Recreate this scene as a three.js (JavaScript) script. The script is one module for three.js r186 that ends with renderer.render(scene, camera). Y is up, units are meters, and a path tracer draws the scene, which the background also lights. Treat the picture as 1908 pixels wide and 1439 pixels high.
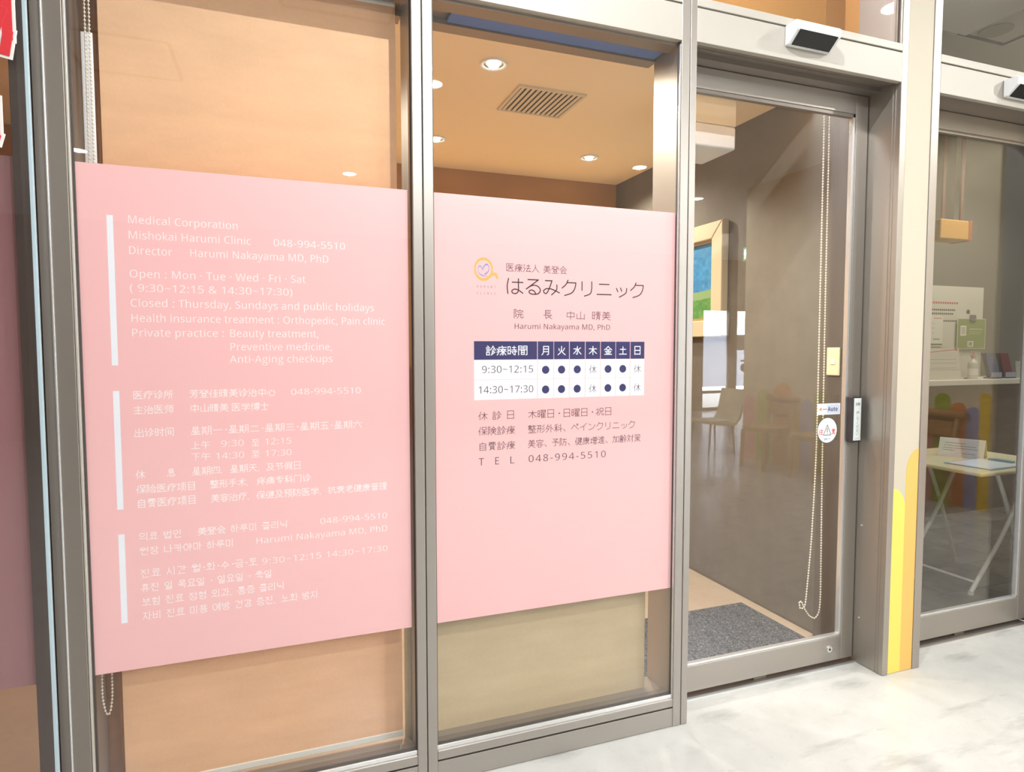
import * as THREE from 'three';
import { RoundedBoxGeometry } from 'three/addons/geometries/RoundedBoxGeometry.js';
import { mergeGeometries } from 'three/addons/utils/BufferGeometryUtils.js';
import { RectAreaLightUniformsLib } from 'three/addons/lights/RectAreaLightUniformsLib.js';
RectAreaLightUniformsLib.init();

// ---------------------------------------------------------------- camera, sky, exposure
const scene = new THREE.Scene();
const R = Math.PI / 180;
const camera = new THREE.PerspectiveCamera(2 * Math.atan(719.5 / 1182.39) / R, 1908 / 1439, 0.05, 60);
camera.position.set(0, 1.3, 1.79608);
camera.rotation.order = 'YXZ';
camera.rotation.set(-3.29412 * R, -20.14844 * R, -0.06055 * R);
scene.add(camera);
scene.background = new THREE.Color().setRGB(30, 32, 35);          // overcast daylight, enters only through the far entrance
const renderer = new THREE.WebGLRenderer({ antialias: true });
renderer.toneMapping = THREE.LinearToneMapping;
renderer.toneMappingExposure = 0.9;
renderer.shadowMap.enabled = true;

// light strengths (candela) and tints
const CORRIDOR_CD = 5.4, CLINIC_CD = 5.6, ROOM2_CD = 4.4;
const NEUTRAL = [0.97, 0.985, 1], WARM = [1, 0.94, 0.8];

// ---------------------------------------------------------------- helpers
let seed = 7;
const rnd = () => { seed = (seed * 1664525 + 1013904223) >>> 0; return seed / 4294967296; };
const taken = new Map();
function numbered(n) { const k = taken.get(n) || 0; taken.set(n, k + 1); return k ? n + '_' + String(k).padStart(3, '0') : n; }
const sun = (m) => { m.castShadow = m.receiveShadow = true; return m; };
function thing(name, label, category, [x, y, z] = [0, 0, 0], turn = 0, group) {
  const o = new THREE.Group(); o.name = numbered(name); o.position.set(x, y, z); o.rotation.y = turn; scene.add(o);
  o.userData = { label, category }; if (group) o.userData.group = group; return o;
}
function struct(name, label, at = [0, 0, 0]) {
  const o = new THREE.Group(); o.name = name; o.position.set(...at); o.userData = { kind: 'structure', label }; scene.add(o); return o;
}
function part(name, geo, m, parent, label) {
  const g = Array.isArray(geo) ? mergeGeometries(geo.map((q) => (q.index ? q.toNonIndexed() : q))) : geo;
  const o = sun(new THREE.Mesh(g, m)); o.name = name; if (label) o.userData.label = label; parent.add(o); return o;
}
function bx(x0, x1, y0, y1, z0, z1, r = 0) {
  const w = Math.abs(x1 - x0), h = Math.abs(y1 - y0), d = Math.abs(z1 - z0);
  const g = r ? new RoundedBoxGeometry(w, h, d, 2, Math.min(r, w / 2.05, h / 2.05, d / 2.05)) : new THREE.BoxGeometry(w, h, d);
  const p = g.attributes.position, n = g.attributes.normal, uv = g.attributes.uv;
  g.translate((x0 + x1) / 2, (y0 + y1) / 2, (z0 + z1) / 2);
  for (let i = 0; i < p.count; i++) {                               // uv in metres
    const ax = Math.abs(n.getX(i)), ay = Math.abs(n.getY(i)), az = Math.abs(n.getZ(i));
    if (ay >= ax && ay >= az) uv.setXY(i, p.getX(i), p.getZ(i));
    else if (ax > az) uv.setXY(i, p.getZ(i), p.getY(i));
    else uv.setXY(i, p.getX(i), p.getY(i));
  }
  return g;
}
function tube(pts, r, seg = 8, n = 40, closed = false) {
  return new THREE.TubeGeometry(new THREE.CatmullRomCurve3(pts.map((p) => new THREE.Vector3(...p)), closed, 'catmullrom', 0.4), n, r, seg, closed);
}
function rod(a, b, r0, r1 = r0, seg = 10) {
  const A = new THREE.Vector3(...a), B = new THREE.Vector3(...b), g = new THREE.CylinderGeometry(r1, r0, A.distanceTo(B), seg);
  g.applyQuaternion(new THREE.Quaternion().setFromUnitVectors(new THREE.Vector3(0, 1, 0), B.clone().sub(A).normalize()));
  const c = A.add(B).multiplyScalar(0.5); return g.translate(c.x, c.y, c.z);
}
const disc = (x, y, z, r, h, seg = 40) => new THREE.CylinderGeometry(r, r, h, seg).translate(x, y, z);
function canvasTex(w, h, draw) {
  const c = document.createElement('canvas'); c.width = w; c.height = h; draw(c.getContext('2d'), w, h);
  const t = new THREE.CanvasTexture(c); t.colorSpace = THREE.SRGBColorSpace; t.magFilter = THREE.LinearFilter; t.anisotropy = 8; return t;
}
// value noise that tiles
function noiseField(n, cells, oct, sd, sx = 1) {
  const out = new Float32Array(n * n); let amp = 1, sum = 0;
  for (let o = 0; o < oct; o++) {
    const c = cells << o, cx = Math.max(1, Math.round(c * sx)), g = new Float32Array(c * cx); let s = sd * 7919 + o * 104729 + 1;
    for (let i = 0; i < g.length; i++) { s = (Math.imul(s, 1103515245) + 12345) >>> 0; g[i] = ((s >>> 8) & 65535) / 65535; }
    for (let y = 0; y < n; y++) for (let x = 0; x < n; x++) {
      const u = x / n * cx, v = y / n * c, i = Math.floor(u), j = Math.floor(v); let a = u - i, b = v - j; a = a * a * (3 - 2 * a); b = b * b * (3 - 2 * b);
      const q = (p, r) => g[(r % c) * cx + (p % cx)];
      out[y * n + x] += amp * ((q(i, j) * (1 - a) + q(i + 1, j) * a) * (1 - b) + (q(i, j + 1) * (1 - a) + q(i + 1, j + 1) * a) * b);
    }
    sum += amp; amp *= 0.55;
  }
  return out.map((v) => v / sum);
}
function noiseTex(n, metres, f) {                                    // f(i) -> [r,g,b] 0..255
  const d = new Uint8Array(n * n * 4);
  for (let i = 0; i < n * n; i++) { const c = f(i); d[i * 4] = c[0]; d[i * 4 + 1] = c[1]; d[i * 4 + 2] = c[2]; d[i * 4 + 3] = 255; }
  const t = new THREE.DataTexture(d, n, n); t.colorSpace = THREE.SRGBColorSpace; t.wrapS = t.wrapT = THREE.RepeatWrapping; t.magFilter = THREE.LinearFilter; t.minFilter = THREE.LinearMipmapLinearFilter;
  t.generateMipmaps = true; t.repeat.set(1 / metres, 1 / metres); t.needsUpdate = true; return t;
}
const std = (color, roughness = 0.6, metalness = 0, more = {}) => new THREE.MeshStandardMaterial({ color, roughness, metalness, ...more });
const clampB = (v) => Math.max(0, Math.min(255, v));

// ---------------------------------------------------------------- materials
const nA = noiseField(512, 8, 5, 3), nB = noiseField(512, 24, 4, 11), nC = noiseField(512, 12, 5, 5, 0.25), nD = noiseField(512, 64, 3, 21);
const M = {};
M.frame = std(0xb0aaa2, 0.4, 0.75);
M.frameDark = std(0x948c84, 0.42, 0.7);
M.bright = std(0xe9ebec, 0.25, 0.7);
M.gap = std(0x7a736b, 0.6, 0.4);
M.gasket = std(0x4b4643, 0.7);
M.header = std(0xb7b2a8, 0.5, 0.25);
M.cream = std(0xcdc4b0, 0.6);
M.yellow = std(0xfbdd6a, 0.55);
M.orange = std(0xf6bd66, 0.55);
M.white = std(0xeef0f2, 0.35);
M.black = std(0x0b0a0a, 0.15);
M.glass = new THREE.MeshPhysicalMaterial({ color: 0xffffff, roughness: 0, transmission: 1, thickness: 0, ior: 1.5 });
M.glassTint = new THREE.MeshPhysicalMaterial({ color: 0xe6e3e4, roughness: 0, transmission: 1, thickness: 0, ior: 1.5 });
M.glassEdge = std(0xb9cdd6, 0.2);
M.floor = std(0xffffff, 0.22, 0, { map: noiseTex(512, 0.62, (i) => {
  const streak = nC[i] > 0.6 ? (nC[i] - 0.6) * 90 : 0, speck = nD[i] > 0.72 ? (nD[i] - 0.72) * 60 : 0, v = 203 + (nA[i] - 0.5) * 14 - streak - speck;
  return [clampB(v), clampB(v), clampB(v - 4)];
}) });
M.floorIn = std(0xffffff, 0.28, 0, { map: noiseTex(512, 1.3, (i) => { const v = (nA[i] - 0.5) * 14 + (nD[i] - 0.5) * 10; return [186 + v, 168 + v, 146 + v]; }) });
M.mat = std(0xffffff, 0.95, 0, { map: noiseTex(512, 0.28, (i) => { const v = 74 + (nD[i] - 0.5) * 150 + (nB[i] - 0.5) * 40; return [clampB(v), clampB(v + 2), clampB(v + 8)]; }) });
M.wallR = std(0xffffff, 0.85, 0, { map: noiseTex(512, 0.5, (i) => { const v = (nA[i] - 0.5) * 12; return [106 + v, 100 + v, 90 + v]; }) });
M.wallBack = std(0xffffff, 0.8, 0, { map: noiseTex(512, 0.8, (i) => { const v = (nC[i] - 0.5) * 18; return [182 + v, 138 + v, 84 + v]; }) });
M.ceilIn = std(0xfdebc4, 0.85);
M.blind = new THREE.MeshPhysicalMaterial({ color: 0xffffff, roughness: 0.9, transmission: 0.3, thickness: 0, map: noiseTex(512, 0.35, (i) => { const v = (nC[i] - 0.5) * 12 + (nD[i] - 0.5) * 6; return [244 + v, 206 + v, 162 + v]; }) });
M.board = std(0xffffff, 0.8, 0, { map: noiseTex(512, 0.35, (i) => { const v = (nC[i] - 0.5) * 12 + (nD[i] - 0.5) * 6; return [204 + v, 184 + v, 146 + v]; }) });
M.brownPost = std(0xffffff, 0.45, 0, { map: noiseTex(512, 0.9, (i) => { const v = (nB[i] - 0.5) * 26; return [136 + v, 102 + v, 70 + v]; }) });
M.bead = std(0xe9e2d2, 0.4);
M.ceilOut = std(0xe9e8e6, 0.85);
M.wallOut = std(0xe6e0d4, 0.8);
M.pale = std(0xe8e6da, 0.5);

// ---------------------------------------------------------------- ceiling downlight: fitting, glowing bulb and a lamp just under it
function downlight(label, x, y, z, r, cd, tint, angle, group, glow = 12, open = true) {
  const t = thing('downlight', label, 'ceiling light', [x, y, z], 0, group);
  part('trim_ring', new THREE.LatheGeometry([[r * 0.72, 0.006], [r * 0.74, -0.004], [r * 0.98, -0.006], [r, -0.002], [r, 0.004]].map((p) => new THREE.Vector2(...p)), 40), M.white, t);
  const em = new THREE.MeshStandardMaterial({ color: 0xffffff, emissive: new THREE.Color().setRGB(...tint), emissiveIntensity: glow });
  if (open) {
    part('reflector', new THREE.LatheGeometry([[r * 0.73, -0.001], [r * 0.55, 0.004], [0.001, 0.005]].map((p) => new THREE.Vector2(...p)), 32), std(0x7d7868, 0.4, 0.2), t);
    part('bulb', new THREE.SphereGeometry(r * 0.42, 24, 12).scale(1, 0.5, 1).translate(0, -0.004, 0), em, t);
  } else part('diffuser', disc(0, -0.001, 0, r * 0.74, 0.006), em, t);
  if (cd > 0) {
    const l = new THREE.SpotLight(new THREE.Color().setRGB(...tint), cd, 0, angle, 0.3, 2);
    l.position.set(0, open ? -0.03 : -0.012, 0); l.target.position.set(x, y - 1, z); l.target.updateMatrixWorld(); l.castShadow = true; l.shadow.radius = open ? 0.9 : 0.35; l.shadow.mapSize.set(1024, 1024);
    t.add(l); l.name = 'lamp';
  }
  return t;
}
// ---------------------------------------------------------------- lettering: strokes for Japanese, Chinese and Korean characters
// a glyph is a list of strokes on a 100 x 100 square ("x,y x,y ..."), or another glyph squeezed into a box ("name@x0,y0,x1,y1")
const GLYPHS = {
  一: '6,50 94,50', 二: '18,20 82,20|5,85 95,85', 三: '12,12 88,12|18,48 82,48|5,90 95,90',
  口: '5,0 5,100|5,0 95,0 95,100|5,94 95,94', 日: '14,0 14,100|14,0 86,0 86,100|14,48 86,48|14,95 86,95', 目: '16,0 16,100|16,0 84,0 84,100|16,32 84,32|16,63 84,63|16,95 84,95',
  月: '24,0 24,60 18,84 4,100|24,0 85,0 85,94 68,98|24,32 85,32|24,62 85,62', 木: '3,30 97,30|50,0 50,100|48,32 30,64 3,86|52,32 70,64 97,86',
  火: '50,0 48,45 35,75 6,100|51,48 65,76 96,100|16,26 24,52|86,20 70,52', 水: '50,0 50,94 36,92|6,30 38,30 30,60 3,86|90,16 58,42|53,30 70,66 97,92',
  金: '50,0 30,22 2,42|50,0 70,22 98,42|28,42 72,42|12,63 88,63|50,42 50,97|26,72 35,88|75,72 66,88|4,97 96,97', 土: '14,36 86,36|50,4 50,95|3,95 97,95', 士: '4,34 96,34|50,2 50,94|16,94 84,94',
  人: '50,2 46,44 30,74 3,98|51,32 68,70 97,98', 亻: '80,0 50,36 2,60|50,36 50,100', 扌: '4,22 96,22|58,0 58,92 28,92|0,66 96,46', 氵: '28,4 80,20|4,34 58,50|8,100 46,80 86,50', 讠: '28,2 64,16|4,36 55,36 55,92 96,70',
  言: '34,0 66,8|2,20 98,20|14,37 86,37|14,53 86,53|14,69 14,100|14,69 86,69 86,100|14,97 86,97', 疒: '54,0 60,11|22,14 100,14|22,14 22,54 16,80 2,100|2,30 14,48|0,70 22,56', 宀: '50,0 50,40|3,100 3,44 97,44 97,100', 艹: '0,50 100,50|30,0 30,100|70,0 70,100',
  竹: '20,0 8,60|14,34 48,34|32,40 38,80|68,0 56,60|62,34 98,34|80,40 86,80', 阝: '12,0 12,100|12,0 86,0 56,38 90,62 80,80 46,76', 辶: '10,4 32,20|3,40 28,40 28,74 3,95|16,80 40,94 100,97', 禾: '82,0 14,14|3,36 97,36|50,8 50,100|48,38 30,66 2,86|52,38 70,66 98,86',
  页: '4,0 96,0|50,0 45,18|15,20 15,74|15,20 85,20 85,74|50,32 47,66 34,86 4,100|58,80 96,100', 贝: '15,0 15,70|15,0 85,0 85,70|50,15 47,60 6,100|58,70 96,100', 貝: '目@6,0,94,74|34,76 4,100|66,76 96,100', 王: '6,3 94,3|14,47 86,47|50,3 50,95|2,95 98,95',
  里: '12,0 12,55|12,0 88,0 88,55|12,28 88,28|12,55 88,55|50,0 50,97|14,76 86,76|2,97 98,97', 彡: '82,0 50,18 8,30|90,32 50,52 6,65|96,64 56,86 2,100', 斤: '86,0 46,8 20,10|20,10 20,55 3,100|20,40 100,40|64,40 64,100',
  方: '47,0 53,14|2,18 98,18|42,18 35,60 4,98|40,48 86,48 78,94 54,95', 台: '44,0 14,36 86,33|70,18 96,45|口@12,55,88,100', 厶: '45,0 8,86 90,80|70,50 98,100', 寸: '3,28 97,28|68,0 68,94 44,92|20,48 38,70', 寺: '土@8,0,92,46|寸@0,48,100,100',
  門: '5,0 5,100|5,0 42,0 42,42|5,21 42,21|5,42 42,42|58,42 58,0 95,0 95,95 82,98|58,21 95,21|58,42 95,42', 门: '16,0 28,14|8,18 8,100|38,7 92,7 92,93 76,96', 心: '12,42 3,80|30,32 30,84 44,97 80,95 83,70|44,14 58,42|75,26 97,62',
  攵: '34,0 4,40|24,20 97,20|76,22 50,70 2,100|24,34 55,75 98,100', 隹: '30,0 4,45|20,26 20,100|58,0 68,18|20,21 96,21|22,46 92,46|22,71 92,71|20,96 99,96|57,21 57,96', ヨ: '4,4 94,4 94,96|14,48 94,48|4,94 94,94',
  曜: '日@0,8,28,88|ヨ@34,0,64,32|ヨ@69,0,99,32|隹@34,38,100,100', 青: '8,8 92,8|16,23 84,23|50,0 50,38|2,38 98,38|月@14,50,86,100', 晴: '日@0,8,32,90|青@36,0,100,100', 休: '亻@0,0,34,100|木@34,4,100,100',
  美: '27,0 36,12|73,0 64,12|10,14 90,14|16,30 84,30|50,14 50,46|3,46 97,46|6,66 94,66|50,46 45,72 4,100|52,66 66,86 97,100', 中: '10,22 10,70|10,22 90,22 90,70|10,68 90,68|50,0 50,100', 山: '50,2 50,90|8,32 8,90 92,90|92,32 92,97',
  医: '6,4 94,4|6,4 6,95 96,95|40,14 24,38|32,27 84,27|20,50 90,50|55,27 52,56 22,84|55,54 88,84', 尞: '4,18 96,18|48,0 42,28 2,52|56,20 98,50|24,26 31,36|76,26 68,36|日@26,44,74,72|50,74 50,98 38,96|24,80 6,98|76,80 94,98', 療: '疒@0,0,100,100|尞@30,24,99,100',
  疗: '疒@0,0,100,100|38,34 94,34 62,56|62,54 62,93 46,94', 㐱: '50,0 30,25 0,46|50,0 72,25 100,46|62,34 34,58|72,52 28,80|86,68 18,100', 诊: '讠@0,0,32,100|㐱@32,0,100,100', 診: '言@0,0,40,100|㐱@42,0,100,100', 所: '44,2 12,12|12,12 12,55 0,100|12,28 44,28 44,56 12,56|斤@52,0,100,100',
  芳: '艹@3,0,97,22|方@5,26,95,100', 登: '6,8 40,8 30,28 0,46|10,22 24,34|56,0 70,28 100,46|90,4 74,18|98,20 82,30|30,42 70,42|口@25,52,75,72|32,76 40,90|68,76 60,90|4,96 96,96', 佳: '亻@0,0,32,100|土@36,0,98,47|土@34,50,100,100', 治: '氵@0,0,28,100|台@32,0,100,100',
  法: '氵@0,0,28,100|土@36,0,98,54|厶@34,54,100,98', 主: '44,0 56,12|6,22 94,22|14,56 86,56|50,22 50,95|2,95 98,95', 师: '8,10 8,56|30,0 30,60 20,88 4,100|40,8 100,8|52,28 52,82|52,28 93,28 93,80 82,80|72,8 72,100',
  学: '14,4 24,20|47,0 53,18|86,2 73,20|4,42 4,26 96,26 96,42|24,44 76,44 52,58|52,56 52,94 34,95|2,70 98,70', 博: '0,34 30,34|15,0 15,100|36,12 100,12|84,0 94,8|44,22 44,60|44,22 95,22 95,60|44,41 95,41|44,60 95,60|69,0 69,60|34,72 100,72|82,62 82,96 66,96|46,78 56,90',
  出: '50,0 50,92|14,14 14,46 86,46|86,14 86,46|4,58 4,94 96,94|96,58 96,100', 时: '日@0,10,38,90|寸@42,0,100,100', 時: '日@0,8,34,90|寺@38,0,100,100', 间: '门@0,0,100,100|日@28,34,72,80', 間: '門@0,0,100,100|日@28,52,72,96',
  星: '日@18,0,82,42|26,48 5,70|18,59 90,59|24,77 84,77|50,46 50,96|3,96 97,96', 其: '2,15 98,15|25,0 25,68|75,0 75,68|25,32 75,32|25,50 75,50|0,68 100,68|32,76 8,100|68,76 95,100', 期: '其@0,0,50,100|月@54,0,102,100', 四: '6,12 6,92|6,12 94,12 94,92|6,86 94,86|38,12 36,42 18,62|62,12 62,54 82,56',
  五: '8,6 92,6|48,6 34,95|16,46 78,46 74,95|3,95 97,95', 六: '45,0 55,16|3,30 97,30|34,46 5,98|64,46 96,98', 上: '46,3 46,94|46,42 86,42|3,94 97,94', 下: '3,8 97,8|48,8 48,100|50,34 84,58', 午: '30,0 8,38|22,20 92,20|2,56 98,56|50,20 50,100',
  至: '8,6 92,6|42,6 14,38 82,33|66,20 95,46|14,68 86,68|50,46 50,95|3,95 97,95', 自: '50,0 38,15|15,16 15,100|15,16 85,16 85,100|15,43 85,43|15,69 85,69|15,96 85,96', 息: '自@18,0,82,58|心@2,62,98,100', 天: '10,8 90,8|4,42 96,42|50,8 46,50 4,98|52,44 66,72 97,98',
  及: '8,6 76,6 62,38 90,38 60,80 18,100|32,6 28,56 3,100|34,40 60,76 97,100', 节: '艹@3,0,97,26|6,40 84,40 84,74 66,74|40,40 40,100', 假: '亻@0,0,28,100|34,6 34,100|34,6 60,6 60,32 34,32|34,52 60,52|34,74 60,74|68,8 95,8 95,32 68,32|66,48 95,48 82,80 62,100|68,58 100,100',
  保: '亻@0,0,30,100|口@40,2,94,36|木@34,40,100,100', 险: '阝@0,0,28,100|66,0 52,25 30,43|66,0 80,25 100,43|50,40 82,40|44,56 50,80|64,52 68,76|93,52 80,90|34,95 100,95', 険: '阝@0,0,28,100|66,0 52,20 30,36|66,0 80,20 100,36|48,32 84,32|42,44 42,64|42,44 90,44 90,64|42,63 90,63|66,32 64,70 34,100|67,66 78,86 100,100',
  工: '4,5 96,5|50,5 50,92|0,96 100,86', 项: '工@0,14,38,86|页@44,0,100,100', 整: '2,8 46,8|8,16 8,34|8,16 42,16 42,34|8,34 42,34|24,0 24,54|22,36 2,52|26,36 46,50|攵@52,0,98,52|10,60 90,60|50,60 50,97|50,78 84,78|26,76 26,97|3,97 97,97', 形: '2,8 58,8|0,46 60,46|20,8 20,52 4,98|44,8 44,100|彡@62,0,100,100',
  手: '82,2 20,12|12,32 88,32|3,56 97,56|52,10 52,92 32,94', 术: '木@0,0,100,100|68,4 84,20', 冬: '45,0 10,38|30,15 84,15 50,46 2,62|30,22 60,46 98,62|40,62 64,72|28,82 70,100', 疼: '疒@0,0,100,100|冬@30,24,99,100', 痛: '疒@0,0,100,100|36,27 88,27 70,38|52,32 66,42|38,46 38,78 33,98|38,46 92,46 92,96 84,96|38,62 92,62|38,78 92,78|65,46 65,97',
  专: '14,12 86,12|3,36 97,36|46,0 32,60 80,60 50,84|34,74 66,98', 科: '禾@0,0,50,100|58,12 69,24|54,38 66,50|50,72 100,60|84,0 84,100', 弗: '10,10 84,10 84,34 14,34 10,62 93,62 88,92|38,0 34,56 6,100|62,0 62,100', 费: '弗@2,0,98,50|贝@20,54,82,100', 費: '弗@2,0,98,46|貝@16,48,84,100',
  容: '宀@2,0,98,32|36,30 16,48|64,30 84,48|50,40 30,60 3,76|50,40 70,60 97,76|口@28,72,72,99', 健: '亻@0,0,26,100|32,10 52,10 38,40 54,40 46,76 26,100|32,58 46,84 66,95 100,97|62,12 91,12 91,37 62,37|54,24 100,24|60,50 95,50|56,65 99,65|76,0 76,86', 预: '4,4 40,4 24,22|8,18 30,34|0,40 44,40 36,54|22,40 22,92 10,92|页@48,0,100,100',
  予: '14,6 84,6 52,28|28,22 64,42|4,46 94,46 80,64|50,46 50,92 32,94', 防: '阝@0,0,28,100|方@32,0,100,100', 抗: '扌@0,0,34,100|66,0 70,14|38,20 100,20|50,40 50,70 34,98|50,40 82,40 82,88 90,95 101,92 101,76', 衰: '47,0 53,10|4,14 96,14|22,25 78,25 78,52 22,52 22,25|3,38 97,38|50,54 30,72 3,86|30,70 30,98 48,90|86,58 66,70|54,60 70,82 98,99',
  老: '18,16 76,16|46,0 46,36|3,36 97,36|88,6 60,42 5,74|82,52 40,70|38,50 38,88 46,96 90,96 92,80', 康: '50,0 50,12|12,14 97,14|12,14 12,60 2,100|28,28 85,28 85,50|18,39 97,39|28,50 85,50|56,20 56,94 42,95|24,60 36,70|18,92 42,78|86,56 70,68|62,64 93,96', 管: '竹@2,0,98,28|50,26 50,36|4,50 4,38 96,38 96,50|25,50 25,100|25,50 77,50 77,70 25,70|25,80 83,80 83,98 25,98',
  理: '王@0,6,36,94|里@42,0,100,98', 会: '50,0 32,24 2,44|50,0 70,24 98,44|28,42 72,42|10,60 90,60|44,60 20,94 82,88|66,76 94,100', 院: '阝@0,0,28,100|66,0 66,12|36,30 36,14 98,14 98,30|46,36 88,36|34,56 100,56|56,56 52,80 32,100|76,56 76,90 86,97 100,94 101,78',
  長: '24,2 24,58|24,2 86,2|24,20 80,20|24,38 80,38|3,58 97,58|28,58 28,96 52,86|86,66 60,78|48,58 66,84 98,98', 祝: '20,0 26,12|2,24 38,24 20,58 0,78|20,54 20,100|28,56 40,70|口@50,5,96,44|58,46 54,76 38,98|80,46 80,88 88,96 101,94 102,76', 外: '28,0 20,30 2,60|26,20 48,20 40,60 8,100|16,44 34,60|68,0 68,100|70,40 99,62',
  増: '土@0,14,34,86|50,0 56,12|88,0 80,12|40,14 40,48|40,14 98,14 98,48|40,31 98,31|40,48 98,48|69,14 69,48|日@44,57,94,99', 進: '辶@0,0,100,100|隹@38,0,98,82', 加: '2,24 50,24 46,90 30,92|26,2 24,50 2,98|口@60,20,98,90', 対: '24,0 28,12|2,18 48,18|40,18 30,60 2,98|8,34 30,66 48,92|寸@52,0,100,100',
  齢: '2,20 48,20|24,0 24,20|24,8 42,8|8,6 8,20|6,30 6,96 46,96|46,30 46,96|26,26 26,86|10,56 44,56|24,56 12,76|28,58 40,76|14,34 18,46|40,34 34,46|76,0 66,22 52,38|76,0 86,22 100,38|66,40 86,40|58,56 95,56 92,80 84,80|72,56 72,100', 策: '竹@2,0,98,28|4,38 96,38|22,50 22,74|22,50 78,50 78,72 68,72|50,30 50,100|46,66 30,84 3,97|54,66 70,84 97,97',
  意: '50,0 50,9|14,10 86,10|32,14 38,24|68,14 62,24|3,27 97,27|日@24,34,76,62|心@2,66,98,100', 注: '氵@0,0,28,100|主@34,0,100,100', 動: '42,0 8,8|2,20 50,20|8,30 8,58|8,30 44,30 44,58|8,44 44,44|8,58 44,58|26,5 26,92|6,74 46,74|0,94 50,90|56,28 98,28 94,92 80,92|76,2 72,56 54,98', 押: '扌@0,0,36,100|44,8 44,60|44,8 96,8 96,60|44,33 96,33|44,58 96,58|70,8 70,100',
  は: '~14,4 6,50 10,98|36,26 98,26|~72,4 72,40 72,78 58,97 38,94 34,80 48,70 70,74 98,94', る: '18,6 80,6 8,66|~8,66 40,44 72,44 92,68 82,92 54,99 30,93 24,82 36,72 54,78 66,98', み: '12,8 52,8|~52,8 34,62 18,90 4,86 2,72 20,60 50,62 98,84|~82,34 80,66 50,99', ク: '~40,0 28,28 4,52|36,16 90,16|~90,16 84,50 64,82 20,100',
  リ: '18,6 18,62|~80,4 80,50 70,84 34,100', ニ: '18,18 82,18|4,86 96,86', ッ: '20,42 29,64|47,38 55,60|~88,40 82,72 40,100', ペ: '~2,72 36,26 42,26 98,84|~80,8 88,11 90,18 88,25 80,28 72,25 70,18 72,11 80,8', イ: '~90,4 58,38 6,60|56,38 56,99', ン: '12,15 40,34|~93,28 70,72 12,95', ド: '35,2 35,98|35,36 80,62|66,8 76,26|84,2 94,20', ア: '8,10 92,10 56,50|~50,26 46,65 14,98',
  し: '~28,4 28,72 44,95 86,78', て: '8,14 90,12|~90,12 50,38 46,72 80,95', く: '75,4 20,50 80,96', だ: '5,25 55,25|32,5 8,95|52,50 90,50|~50,75 60,92 95,88|72,5 80,20|88,0 96,15', さ: '8,28 92,28|45,2 78,62|~78,62 30,62 14,78 30,95 80,95', い: '~12,14 16,70 34,92 44,74|~78,20 90,40 93,66',
  '、': '10,68 32,96', ',': '16,84 10,100', '・': '49,50 51,50', '·': '49,50 51,50', 勿: '30,0 20,30 0,55|26,14 94,14 90,70 80,98 62,96|56,16 44,50 8,82|78,16 68,58 24,100',
  // Korean letters, set together by hangul()
  ㄱ: '6,8 92,8 90,50 82,98', ㄴ: '10,4 10,92 96,92', ㄷ: '92,8 10,8 10,92 96,92', ㄹ: '6,6 92,6 92,48 8,48 8,94 96,94', ㅁ: '10,4 90,4 90,96 10,96 10,4', ㅂ: '10,0 10,96 90,96 90,0|10,48 90,48', ㅅ: '50,4 42,50 4,97|47,36 96,97', ㅇ: '~50,2 84,16 98,50 84,84 50,98 16,84 2,50 16,16 50,2',
  ㅈ: '6,8 94,8|54,8 40,54 4,97|46,44 96,97', ㅊ: '50,-12 50,4|6,14 94,14|54,14 40,56 4,98|46,48 96,98', ㅋ: '6,8 92,8 90,50 82,98|8,50 88,48', ㅌ: '92,6 10,6 10,94 96,94|10,50 88,50', ㅎ: '50,-8 50,8|6,20 94,20|~50,38 76,44 82,66 76,90 50,98 24,90 18,66 24,44 50,38',
  ㅏ: '35,0 35,100|35,46 100,46', ㅑ: '35,0 35,100|35,34 100,34|35,58 100,58', ㅓ: '70,0 70,100|0,46 70,46', ㅕ: '70,0 70,100|0,34 70,34|0,58 70,58', ㅣ: '55,0 55,100', ㅔ: '0,46 42,46|42,4 42,96|88,0 88,100', ㅖ: '0,34 42,34|0,58 42,58|42,4 42,96|88,0 88,100',
  ㅗ: '50,0 50,80|0,80 100,80', ㅛ: '32,0 32,80|68,0 68,80|0,80 100,80', ㅜ: '0,15 100,15|50,15 50,100', ㅠ: '0,15 100,15|32,15 32,100|68,15 68,100', ㅡ: '0,50 100,50',
};
const LEAD = [...'ㄱㄱㄴㄷㄷㄹㅁㅂㅂㅅㅅㅇㅈㅈㅊㅋㅌㅍㅎ'], VOWEL = ['ㅏ', 'ㅏㅣ', 'ㅑ', 'ㅑㅣ', 'ㅓ', 'ㅔ', 'ㅕ', 'ㅖ', 'ㅗ', 'ㅗㅏ', 'ㅗㅣ', 'ㅗㅣ', 'ㅛ', 'ㅜ', 'ㅜㅓ', 'ㅜㅔ', 'ㅜㅣ', 'ㅠ', 'ㅡ', 'ㅡㅣ', 'ㅣ'], TAIL = { 1: 'ㄱ', 4: 'ㄴ', 8: 'ㄹ', 16: 'ㅁ', 17: 'ㅂ', 19: 'ㅅ', 21: 'ㅇ' };
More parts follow.
